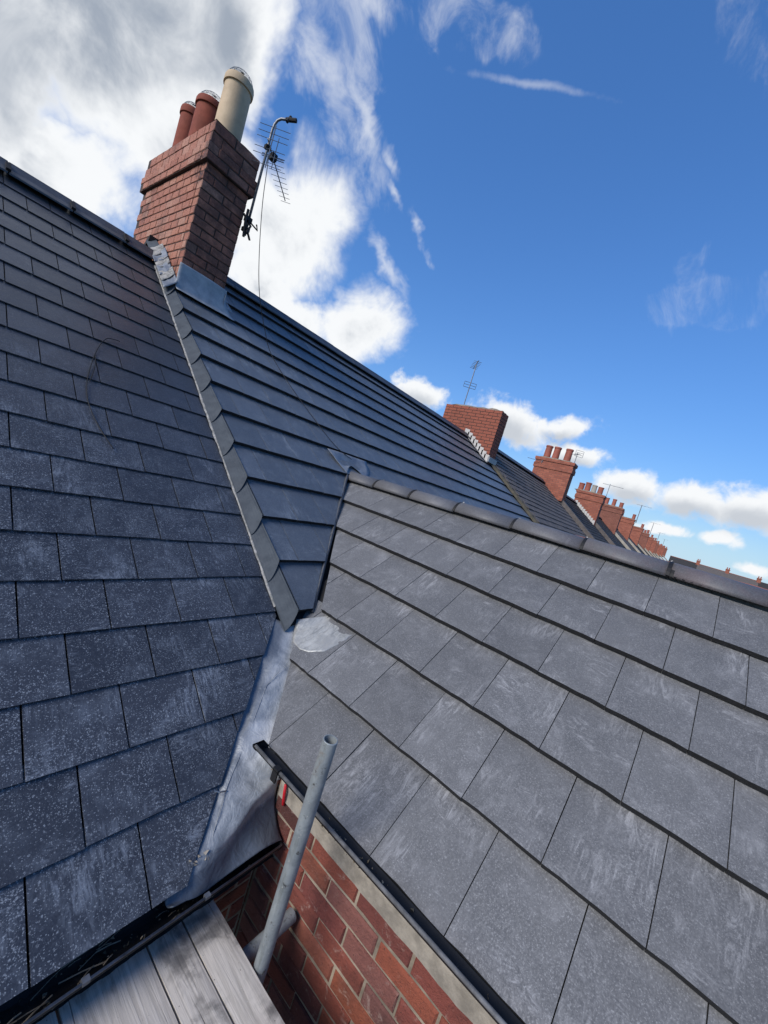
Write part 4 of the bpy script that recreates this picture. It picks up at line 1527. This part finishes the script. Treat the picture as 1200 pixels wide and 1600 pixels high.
# ================================================================== THE TERRACE BEYOND
def stack_block(parent, x0, x1, y0, y1, z0, z1, mat, bricks=False, cap=True):
    g_ = Geo()
    if bricks:
        e_ = 0.006
        g_.box((x0 + e_, y0 + e_, z0), (x1 - e_, y1 - e_, z1 - 0.01))
        o = g_.make('chimney_stack', [M['mortar_k']], parent)
        gb = Geo()
        hh = (z1 - z0) / round((z1 - z0) / 0.08)
        brick_face(None, (x0, y1, 0), -EY, -EX, y1 - y0, z0, z1, M['brick_f'], bh=hh, T=0.05, geo=gb, joint=0.012, start_odd=0.0, end_even=0.0)
        brick_face(None, (x0 + 0.052, y0, 0), EX, -EY, x1 - x0 - 0.052, z0, z1, M['brick_f'], bh=hh, T=0.05, geo=gb, joint=0.012)
        gb.make('brick', [M['brick_f']], o, kind='stuff')
        return o
    g_.box((x0, y0, z0), (x1, y1, z1 - 0.42))
    if cap:
        g_.box((x0 - 0.035, y0 - 0.035, z1 - 0.42), (x1 + 0.035, y1 + 0.035, z1 - 0.24))
        g_.box((x0 - 0.01, y0 - 0.01, z1 - 0.24), (x1 + 0.01, y1 + 0.01, z1 - 0.12))
        g_.box((x0 - 0.045, y0 - 0.045, z1 - 0.12), (x1 + 0.045, y1 + 0.045, z1))
    else:
        g_.box((x0, y0, z1 - 0.42), (x1, y1, z1))
    return g_.make('chimney_stack', [mat], parent)


def flaunch(parent, x0, x1, y0, y1, z):
    g_ = Geo()
    n_, m_ = 14, 4
    vs_ = []
    for i in range(n_ + 1):
        for j in range(m_ + 1):
            ed = min(1, min(i, n_ - i) / 1.5) * min(1, min(j, m_ - j) / 1.0)
            a, b_ = x0 + (x1 - x0) * j / m_, y0 + (y1 - y0) * i / n_
            vs_.append((a, b_, z + 0.004 + 0.06 * ed + 0.025 * noise.noise(V(a * 11, b_ * 11, 0))))
    g_.add(vs_, [(i * (m_ + 1) + j, i * (m_ + 1) + j + 1, (i + 1) * (m_ + 1) + j + 1, (i + 1) * (m_ + 1) + j) for i in range(n_) for j in range(m_)])
    g_.make('flaunching', [M['mortar_d']], parent)


def far_roof(parent, x0, x1, dz, mat, ridge_mat, slates=True, kerb=None):
    """roof of a house further along: real overlapping courses on the slope in view"""
    ycr, zcr = cy0 + 0.0, cz0 + dz
    off = dz * cp                                # normal offset that lifts the plane by dz
    g_ = Geo()
    g_.obox(CT.pt(x0, 0.2, off - 0.12), EX, UM, NM, x1 - x0, SRC - 0.2, 0.08)
    g_.add([(x0, ycr, zcr - 0.01), (x1, ycr, zcr - 0.01), (x1, BYC, -1.45 + dz), (x0, BYC, -1.45 + dz)], [(0, 1, 2, 3)])
    o = g_.make('roof', [mat], parent)
    if slates:
        gs = Geo()
        ga = 0.21
        n_ = int((SRC - 0.25) / ga)
        rr_ = random.Random(int(x0 * 10))
        for i in range(n_):
            s_ = 0.2 + i * ga
            xx = x0 + (0.15 if i % 2 else 0.0)
            gs.obox(CT.pt(x0, s_, off - 0.034), EX, UM, NM, x1 - x0, ga + 0.03, 0.012)
            while xx < x1 - 0.05:
                wd = min(0.295, x1 - xx)
                lift = rr_.uniform(0, 0.006)
                A0 = CT.pt(xx, s_ + rr_.uniform(-0.004, 0.004), off - 0.006 + lift)
                vs_ = [A0, A0 + EX * wd, A0 + EX * wd + UM * (ga + 0.03) - NM * 0.02, A0 + UM * (ga + 0.03) - NM * 0.02]
                gs.add(vs_ + [v_ - NM * 0.012 for v_ in vs_], [(0, 1, 2, 3), (0, 4, 5, 1), (1, 5, 6, 2), (0, 3, 7, 4)])
                xx += 0.3
        gs.make('slate', [mat], o, kind='stuff')
    gr = Geo()
    xx = x0
    while xx < x1 - 0.02:
        L = min(0.44, x1 - xx - 0.006)
        if L > 0.03:
            rm_ = ridge_mesh_x(L, 0, 0, [ridge_mat], half=0.13)
            Mx = Matrix.Translation((xx, ycr, zcr + 0.06))
            gr.add([Mx @ v_.co for v_ in rm_.vertices], [tuple(pl.vertices) for pl in rm_.polygons])
            D.meshes.remove(rm_)
        xx += 0.45
    gr.make('ridge_tile', [ridge_mat], parent, kind='stuff')
    gw = Geo()
    gw.box((x0 + 0.02, 1.0, GROUND), (x1 - 0.02, BYC - 0.25, -1.75 + dz))
    gw.make('wall', [M['wallbrick']], parent)
    if kerb:
        gk = Geo()
        gk.obox(CT.pt(x0 - 0.12, 0.15, off - 0.05), EX, UM, NM, 0.26, SRC - 0.12, 0.17)
        gk.make('verge_coping', [kerb], parent)
    # a pair of windows front and back
    for (yy, sg) in ((0.985, -1), (BYC - 0.25, 1)):
        for xc in (x0 + (x1 - x0) * 0.3, x0 + (x1 - x0) * 0.72):
            gf = Geo()
            gf.box((xc - 0.5, yy - 0.03, -3.9), (xc + 0.5, yy + 0.03, -2.5))
            wf = gf.make('window', [M['white']], parent)
            gg_ = Geo()
            for a in (-1, 1):
                gg_.box((xc + a * 0.24 - 0.2, yy - 0.04 if sg < 0 else yy + 0.03, -3.82), (xc + a * 0.24 + 0.2, yy - 0.03 if sg < 0 else yy + 0.04, -2.58))
            gg_.make('pane', [M['glass']], wf)


def aerial(loc, h, label, dirx=(0.8, 0.6), n=5, box=True, mr=0.014, group='television aerials on the far chimneys', blen=0.5, el=0.12):
    t = thing('tv_aerial', loc, label, 'aerial', group)
    a = Vector(loc)
    g_ = Geo()
    g_.tube([a, a + V(0, 0, h)], mr, 6)
    g_.make('mast', [M['alu']], t)
    d_ = V(dirx[0], dirx[1], 0).normalized()
    pr = V(-d_.y, d_.x, 0)
    top = a + V(0, 0, h - 0.06)
    g_ = Geo()
    g_.tube([top - d_ * blen * 0.35, top + d_ * blen * 0.65], 0.009, 5)
    g_.make('boom', [M['alu']], t)
    for i in range(n):
        c0 = top + d_ * blen * (-0.2 + 0.8 * i / max(1, n - 1))
        g_ = Geo()
        g_.tube([c0 - pr * el, c0 + pr * el], 0.006, 5)
        g_.make('element', [M['alu']], t)
    if box:
        g_ = Geo()
        c0 = top - d_ * blen * 0.35
        for zz in (-0.12, -0.04, 0.04, 0.12):
            g_.tube([c0 - pr * 0.16 + EZ * zz, c0 + pr * 0.16 + EZ * zz], 0.006, 4)
        for sg in (-1, 1):
            g_.tube([c0 + pr * 0.16 * sg - EZ * 0.12, c0 + pr * 0.16 * sg + EZ * 0.12], 0.006, 4)
        g_.make('reflector', [M['alu']], t)
    return t


HG = 'terraced houses further along the row'
# stack 2 stands on the party line of the tiled house
stack_block(house_b, 9.30, 9.73, 4.325, 5.98, 1.0, 2.50, M['farbrick'], bricks=True)
flaunch(house_b, 9.30, 9.73, 4.325, 5.98, 2.49)
rr = random.Random(2)
for i in range(8):                               # stepped white flashing
    y_ = 4.30 + i * 0.105
    z_ = (-1.615 + y_ * sp) / cp
    g = Geo()
    vs = [V(9.285, y_, z_ + 0.01), V(9.285, y_ + 0.14, z_ + 0.10), V(9.285, y_ + 0.14, z_ + 0.22), V(9.285, y_ + 0.0, z_ + 0.20)]
    g.add(vs + [v + V(0.012, 0, 0) for v in vs], [(0, 1, 2, 3), (4, 7, 6, 5), (0, 4, 5, 1), (1, 5, 6, 2), (2, 6, 7, 3), (3, 7, 4, 0)])
    vs = [V(9.285, y_, z_ + 0.012), V(9.285, y_ + 0.14, z_ + 0.11), V(9.17 + rr.uniform(-0.02, 0.02), y_ + 0.12, z_ + 0.10), V(9.17 + rr.uniform(-0.02, 0.02), y_ - 0.02, z_ + 0.005)]
    g.add(vs + [v + V(0, 0, 0.006) for v in vs], [(0, 1, 2, 3), (4, 7, 6, 5), (0, 4, 5, 1), (1, 5, 6, 2), (2, 6, 7, 3), (3, 7, 4, 0)])
    g.make('stepped_flashing', [M['white_m']], house_b)
g = Geo()
g.obox(V(9.26, 4.27, 1.20), EX, EY, EZ, 0.50, 0.045, 0.13)
g.make('lead_apron', [M['lead_d']], house_b, label='pale lead apron of the second stack')

h3 = thing('terraced_house', (13.0, 5.0, GROUND), 'house just past the plain potless stack with an old weathered grey slate roof', 'house', HG)
far_roof(h3, XV + 0.12, 16.7, 0.10, M['roof_old'], M['ridge_d'])
stack_block(h3, 16.5, 16.98, 4.15, 5.62, 1.25, 2.80, M['farbrick'])
flaunch(h3, 16.5, 16.98, 4.15, 5.62, 2.80)
for yy in (4.52, 4.98, 5.32):
    pot(h3, (16.74, yy, 2.82), 0.135, 0.52, M['pot_far'], guard=False)
rr = random.Random(4)
XS = [(16.7, 23.2), (23.2, 31.9), (31.9, 41.4), (41.4, 52.0), (52.0, 62.0), (62.0, 72.0), (72.0, 83.0), (83.0, 95.0), (95.0, 110.0), (110.0, 128.0), (128.0, 150.0)]
POTS = [(4, 'g'), (3, 'r'), (2, 'r'), (2, 'r'), (4, 'r'), (3, 'r'), (4, 'r'), (3, 'r'), (2, 'r'), (3, 'r'), (3, 'r')]
TXT = ['with the stack of four pots, one of them whitish grey',
       'whose three-pot stack stands between the four-pot and the two-pot stack',
       'with pale verge copings and the two-pot stack',
       'with the small stack directly beyond the two-pot stack',
       'with four short pots, second stack beyond the two-pot stack',
       'with three tiny pots, third stack beyond the two-pot stack',
       'with four tiny pots, half way down the shrinking stacks',
       'with three tiny pots, lower among the shrinking stacks',
       'with two tiny pots near the low end of the row',
       'last but one at the low end of the row of stacks',
       'last in the row, beside the distant cross terrace']
zr = 0.10
for i, ((xa, xb), (np_, kind)) in enumerate(zip(XS, POTS)):
    dz = 0.12 + [0.0, 0.05, 0.12, 0.2, 0.3, 0.4, 0.5, 0.62, 0.8, 1.1, 1.6][i]
    h = thing('terraced_house', ((xa + xb) / 2, 5.0, GROUND), 'terraced house ' + TXT[i], 'house', HG)
    far_roof(h, xa + 0.02, xb, dz, [M['roof_dark'], M['roof_dark'], M['roof_old'], M['roof_dark']][i % 4], M['ridge_d'], slates=i < 3, kerb=M['kerb'] if i >= 2 else M['roof_old'])
    zt = [2.56, 2.95, 3.12, 3.22, 3.35, 3.5, 3.7, 3.85, 4.1, 4.6, 5.3][i]
    ya, yb = 3.9, 5.35
    zb = (-1.615 + ya * sp) / cp + dz - 0.15
    stack_block(h, xb - 0.25, xb + 0.25, ya + rr.uniform(-0.1, 0.15), yb + rr.uniform(-0.2, 0.1), zb, zt, M['farbrick2'] if i % 3 == 1 else M['farbrick'])
    flaunch(h, xb - 0.25, xb + 0.25, ya, yb, zt)
    for k_ in range(np_):
        yy = ya + 0.25 + (yb - ya - 0.5) * (k_ + (0.0 if np_ > 1 else 0.5)) / max(1, np_ - 1)
        mat = M['pot_grey'] if (kind == 'g' and k_ == 1) else M['pot_far']
        pot(h, (xb, yy, zt + 0.02), 0.135 + rr.uniform(-0.01, 0.01), 0.42 + rr.uniform(-0.06, 0.10), mat, guard=False)
    if i == 0:
        g = Geo()
        for k_ in range(10):
            y_ = ya - 0.02 + k_ * 0.12
            z_ = (-1.615 + y_ * sp) / cp + dz
            g.box((xb - 0.30, y_, z_), (xb - 0.26, y_ + 0.13, z_ + 0.22))
        g.make('stepped_flashing', [M['white_m']], h)

# aerials
aerial((9.5, 5.566, 2.50), 1.28, 'thin straight tv aerial standing behind the plain brick stack without pots', blen=0.75, n=6, el=0.10, box=False)
A2 = D.objects['tv_aerial']
g = Geo()
for zz in (-0.07, 0.0, 0.07):
    g.tube([V(9.5, 5.566, 3.12 + zz) + V(0.10, -0.13, 0), V(9.5, 5.566, 3.12 + zz) - V(0.10, -0.13, 0)], 0.006, 4)
for sg in (-1, 1):
    g.tube([V(9.5, 5.566, 3.05) + V(0.10, -0.13, 0) * sg, V(9.5, 5.566, 3.19) + V(0.10, -0.13, 0) * sg], 0.006, 4)
g.make('reflector', [M['alu']], A2)
aerial((17.02, 4.28, 2.62), 0.70, 'tv aerial with a square reflector on the right side of the stack with three pots', n=3, el=0.1)
aerial((16.46, 5.35, 2.55), 0.12, 'stub of a tv aerial poking left from the stack with three pots', n=3, blen=0.9, el=0.04, box=False, dirx=(-0.5, 0.9))
aerial((23.5, 3.86, 2.3), 0.98, 'flat topped tv aerial right of the stack with a whitish pot', n=3, blen=1.0, el=0.12, box=False, dirx=(0.3, -0.9))
for i, (xx, zz, lab) in enumerate(((41.7, 3.1, 'tiny tv aerial beyond the stack with two pots'), (62.3, 3.5, 'tiny tv aerial among the shrinking stacks'), (83.3, 3.8, 'tiny tv aerial lower down the shrinking stacks'), (110.3, 4.3, 'tiny tv aerial near the end of the shrinking stacks'))):
    aerial((xx, 3.9, zz - 0.2), 1.7, lab, n=3, blen=1.2, el=0.3, box=False, mr=0.03, dirx=(0.3, -0.9))

# distant cross terrace
for i in range(7):
    y1_ = 3.0 - i * 8.0
    y0_ = y1_ - 8.0
    X0 = 172.0
    h = thing('terraced_house', (X0 + 4, (y0_ + y1_) / 2, GROUND),
              'distant cross terrace house on the horizon, %s' % ['next to the end of the near row', 'second along from the near row', 'third along from the near row', 'fourth along, in the middle', 'fifth along from the near row', 'sixth along, towards the right edge', 'at the right edge of the picture'][i], 'house', 'distant cross terrace on the horizon')
    zr_ = 4.1 - 0.03 * i
    g = Geo()
    g.add([(X0, y0_, zr_ - 3), (X0, y1_, zr_ - 3), (X0 + 4, y1_, zr_), (X0 + 4, y0_, zr_), (X0 + 8, y0_, zr_ - 3), (X0 + 8, y1_, zr_ - 3)], [(0, 1, 2, 3), (3, 2, 5, 4)])
    g.make('roof', [M['roof_old'] if i % 3 else M['roof_dark']], h)
    g = Geo()
    g.box((X0 + 0.3, y0_, GROUND), (X0 + 7.7, y1_ - 0.02, zr_ - 3.02))
    g.add([(X0 + 0.3, y0_, zr_ - 3.02), (X0 + 7.7, y0_, zr_ - 3.02), (X0 + 4, y0_, zr_ - 0.1)], [(0, 1, 2)])
    g.make('wall', [M['farbrick']], h)
    g = Geo()
    g.obox(V(X0 + 3.85, y0_, zr_ - 0.05), EX, EY, EZ, 0.3, 7.98, 0.16)
    g.make('ridge', [M['red_ridge'] if i < 3 else M['ridge_d']], h)
    g = Geo()
    g.box((X0 + 3.4, y0_ - 0.5, zr_ - 0.8), (X0 + 4.6, y0_ + 0.5, zr_ + 1.0))
    g.box((X0 + 3.3, y0_ - 0.6, zr_ + 0.75), (X0 + 4.7, y0_ + 0.6, zr_ + 0.92))
    g.make('chimney_stack', [M['farbrick']], h)
    for k_ in (-1, 1):
        pot(h, (X0 + 4 + k_ * 0.3, y0_ + k_ * 0.25, zr_ + 1.0), 0.16, 0.6, M['pot_far'], guard=False)

# ================================================================== AERIAL AND CABLES ON THE NEAR CHIMNEY
MX, MY = 2.090, 4.318
t = thing('tv_aerial', (MX, MY, 2.02), 'large tv aerial on a bent mast strapped to the corner of the near brick chimney', 'aerial')
g = Geo()
pts = [V(MX, MY, 2.00), V(MX, MY, 3.06), V(MX + 0.002, MY - 0.012, 3.11), V(MX + 0.01, MY - 0.035, 3.15), V(MX + 0.025, MY - 0.07, 3.168), V(MX + 0.085, MY - 0.19, 3.17)]
g.tube(pts, 0.0125, 10)
g.make('mast', [M['alu']], t, smooth=True)
g = Geo()
g.tube([V(MX + 0.05, MY - 0.12, 3.168), V(MX + 0.10, MY - 0.22, 3.172)], 0.020, 8)
g.tube([V(MX + 0.045, MY - 0.15, 3.135), V(MX + 0.075, MY - 0.15, 3.205)], 0.016, 8)
g.make('mast_clamp', [M['black']], t)
bd = V(0.60, 0.53, 0.0).normalized()
pr = V(bd.y, -bd.x, 0)
B0 = V(MX, MY, 2.90) + pr * 0.02
g = Geo()
g.tube([B0 - bd * 0.10, B0 + bd * 0.80], 0.0062, 6)
g.make('boom', [M['alu']], t)
for i in range(8):
    c0 = B0 + bd * (0.24 + i * 0.084)
    g = Geo()
    L = 0.095 - i * 0.005
    g.tube([c0 - pr * L, c0 + pr * L], 0.0026, 5)
    g.make('element', [M['alu']], t)
g = Geo()
c0 = B0 + bd * 0.14
g.box((c0.x - 0.03, c0.y - 0.03, c0.z - 0.03), (c0.x + 0.03, c0.y + 0.03, c0.z + 0.035))
for zz in (-0.012, 0.012):
    g.tube([c0 - pr * 0.12 + EZ * zz, c0 + pr * 0.12 + EZ * zz], 0.004, 5)
g.make('driven_element', [M['black']], t)
for i, zz in enumerate((0.145, 0.085, 0.030, -0.065, -0.125, -0.215)):
    c0 = B0 - bd * 0.06 + EZ * (zz + 0.0) + pr * 0.03
    g = Geo()
    g.tube([c0 - pr * 0.155, c0 + pr * 0.155], 0.0030, 5)
    g.make('reflector_rod', [M['alu']], t)
g = Geo()
g.tube([B0 - bd * 0.06 + EZ * 0.17 + pr * 0.03, B0 - bd * 0.06 - EZ * 0.24 + pr * 0.03], 0.006, 5)
g.tube([B0 - bd * 0.01 + EZ * 0.10 + pr * 0.07, B0 - bd * 0.01 - EZ * 0.20 + pr * 0.07], 0.004, 5)
g.make('reflector_spine', [M['alu']], t)
for zz in (2.06, 2.16, 2.88):
    g = Geo()
    g.box((MX - 0.03, MY - 0.022, zz - 0.018), (MX + 0.028, MY + (0.05 if zz < 2.5 else 0.02), zz + 0.018))
    g.make('mast_clamp', [M['black']], t)
for pts, r_ in (([V(MX - 0.05, MY + 0.03, 2.19), V(MX + 0.02, MY - 0.03, 2.10), V(MX - 0.01, MY - 0.04, 2.02), V(MX + 0.05, MY - 0.02, 1.98), V(MX - 0.03, MY - 0.03, 2.08)], 0.012),
                ([V(MX + 0.01, MY - 0.03, 2.13), V(MX + 0.09, MY - 0.05, 2.10), V(MX + 0.07, MY - 0.04, 2.15)], 0.008),
                ([V(MX - 0.03, MY, 2.24), V(MX - 0.04, MY - 0.02, 2.12), V(MX - 0.02, MY - 0.02, 1.97)], 0.013)):
    g = Geo()
    g.tube(pts, r_, 6)
    g.make('lashing_strap', [M['black']], t)


def smooth_path(P_, sub=8):
    out = []
    for i in range(len(P_) - 1):
        a, b_, c, d = P_[max(i - 1, 0)], P_[i], P_[i + 1], P_[min(i + 2, len(P_) - 1)]
        for j in range(sub):
            t_ = j / sub
            out.append(0.5 * ((2 * b_) + (c - a) * t_ + (2 * a - 5 * b_ + 4 * c - d) * t_ * t_ + (3 * b_ - a - 3 * c + d) * t_ ** 3))
    out.append(P_[-1])
    return out


def on_ct(x_, y_, off=0.004):
    return CT.pt(x_, s_of_y(y_), off)


cab = [V(2.105, 4.30, 2.86), V(2.118, 4.28, 2.70), V(2.152, 4.25, 2.343), V(2.231, 4.20, 1.863), V(2.310, 4.14, 1.50), V(2.44, 4.08, 1.18), V(2.535, 4.00, 0.965), on_ct(2.60, 3.66, 0.006), on_ct(2.73, 3.25, 0.006), on_ct(2.86, 2.97, 0.008), on_ct(3.02, 2.86, 0.01)]
g = Geo()
g.tube(smooth_path(cab), 0.0036, 6)
g.make_solo('aerial_cable', [M['black']], (2.1, 4.3, 2.8), smooth=True, label='black aerial cable hanging from the near aerial and trailing down the dark tiled roof', cat='cable')
wr = [(0.985, 3.375), (0.956, 3.372), (0.894, 3.340), (0.823, 3.200), (0.752, 2.962), (0.732, 2.814), (0.745, 2.690), (0.782, 2.579), (0.815, 2.500)]
g = Geo()
g.tube(smooth_path([V(a, b_, (-1.700 + b_ * sp) / cp + 0.0045 + (0.010 if i < 3 else 0)) for i, (a, b_) in enumerate(wr)]), 0.0026, 6)
g.tube(smooth_path([V(a, b_, (-1.700 + b_ * sp) / cp + 0.007) for a, b_ in ((0.815, 3.17), (0.803, 3.08), (0.775, 2.98), (0.756, 2.93))]), 0.0022, 6)
g.make_solo('loose_wire', [M['black']], (0.8, 3.0, 0.1), smooth=True, label='short curl of thin black wire lying on the blue-black slates', cat='wire')
g = Geo()
g.tube(smooth_path([V(1.172, 0.948, -1.285), V(1.166, 0.938, -1.310), V(1.172, 0.936, -1.345), V(1.183, 0.940, -1.375)]), 0.0065, 8)
g.make_solo('red_strap', [M['redplastic']], (1.165, 0.935, -1.35), smooth=True, label='short red plastic strap hanging under the gutter end at the brick corner', cat='strap')
# clip left on the lead
g = Geo()
g.tube([sp_(0.94, 0.098, 0.006), sp_(0.955, 0.085, 0.012), sp_(0.985, 0.080, 0.006)], 0.0028, 6)
g.make_solo('lead_clip', [M['steel']], sp_(0.95, 0.09), label='small bent metal clip on the lead beside the slates', cat='clip')

# ================================================================== SCAFFOLD
PX, PY = 0.963, 0.660


def hollow_tube(name, a, b_, label, group, r=0.0242):
    a, b_ = Vector(a), Vector(b_)
    d_ = (b_ - a).normalized()
    x_ = d_.cross(V(0.3, 0.9, 0.2)).normalized()
    y_ = d_.cross(x_)
    n_ = 28
    vs_ = []
    for (pp, rr_) in ((a, r), (b_ - d_ * 0.0015, r), (b_, r - 0.0012), (b_, r - 0.004), (b_ - d_ * 0.25, r - 0.004), (a, r - 0.004)):
        vs_ += [pp + x_ * math.cos(2 * math.pi * j / n_) * rr_ + y_ * math.sin(2 * math.pi * j / n_) * rr_ for j in range(n_)]
    fs_ = []
    for i in range(6):
        i2 = (i + 1) % 6
        for j in range(n_):
            fs_.append((i * n_ + j, i * n_ + (j + 1) % n_, i2 * n_ + (j + 1) % n_, i2 * n_ + j))
    return solo(name, vs_, fs_, [M['galv']], a, smooth=False, label=label, cat='scaffold tube', group=group)


tb = hollow_tube('scaffold_tube', (PX, PY, GROUND), (PX, PY, -0.812), 'upright galvanised scaffold tube with its open end up, in front of the grey tiles', 'scaffold tubes')
for pl in tb.data.polygons:
    pl.use_smooth = True
bm = bmesh.new()
bm.from_mesh(tb.data)
for ed in bm.edges:
    if len(ed.link_faces) == 2 and ed.calc_face_angle(0) > 0.5:
        ed.smooth = False
bm.to_mesh(tb.data)
bm.free()
hollow_tube('scaffold_tube', (-0.2, 0.735, -1.672), (1.172, 0.735, -1.672), 'horizontal galvanised scaffold tube running under the boards behind the upright', 'scaffold tubes')
# boards
edges = [(-0.43, -0.207), (-0.200, 0.023), (0.030, 0.253), (0.259, 0.481), (0.489, 0.706), (0.713, 0.817), (0.823, 0.931)]
BL = ['pale weathered scaffold board on the far left', 'second weathered scaffold board from the far left', 'weathered scaffold board left of the frame', 'weathered scaffold board just showing in the bottom left corner under the gutter',
      'wide grey scaffold board with a dark muddy stain', 'narrow grey scaffold board between wide stained board and edge board', 'narrow pale scaffold board at the free edge next to the upright tube']
for i, (a, b_) in enumerate(edges):
    if i < 3:
        if i < 2:
            continue
    nx_, ny_ = 4, 40
    vs_ = []
    rr = random.Random(60 + i)
    ofs = rr.uniform(-0.002, 0.002)
    y0_, y1_ = -1.3, 0.945 + rr.uniform(-0.01, 0.01)
    for lay_ in (0, 1):
        for jy in range(ny_ + 1):
            for jx in range(nx_ + 1):
                tx = jx / nx_
                xx = a + (b_ - a) * tx
                yy = y0_ + (y1_ - y0_) * jy / ny_
                if jx in (0, nx_):
                    xx += 0.0025 * noise.noise(V(yy * 9, i * 3, jx))
                z_ = -1.600 + ofs - lay_ * 0.038 + (0.003 * noise.noise(V(xx * 9, yy * 3, i)) if not lay_ else 0)
                if not lay_ and jx in (0, nx_):
                    z_ -= 0.003
                vs_.append(V(xx, yy, z_))
    K = (nx_ + 1) * (ny_ + 1)
    fs_ = []
    for jy in range(ny_):
        for jx in range(nx_):
            c = jy * (nx_ + 1) + jx
            fs_.append((c, c + 1, c + nx_ + 2, c + nx_ + 1))
            fs_.append((c + K, c + nx_ + 1 + K, c + nx_ + 2 + K, c + 1 + K))
    for jy in range(ny_):
        for c in (jy * (nx_ + 1), jy * (nx_ + 1) + nx_):
            fs_.append((c, c + nx_ + 1, c + nx_ + 1 + K, c + K))
    for jx in range(nx_):
        for c in (jx, ny_ * (nx_ + 1) + jx):
            fs_.append((c, c + 1, c + 1 + K, c + K))
    solo('scaffold_board', vs_, fs_, [M['wood']], (a, 0, -1.64), label=BL[i], cat='scaffold board', group='scaffold boards')
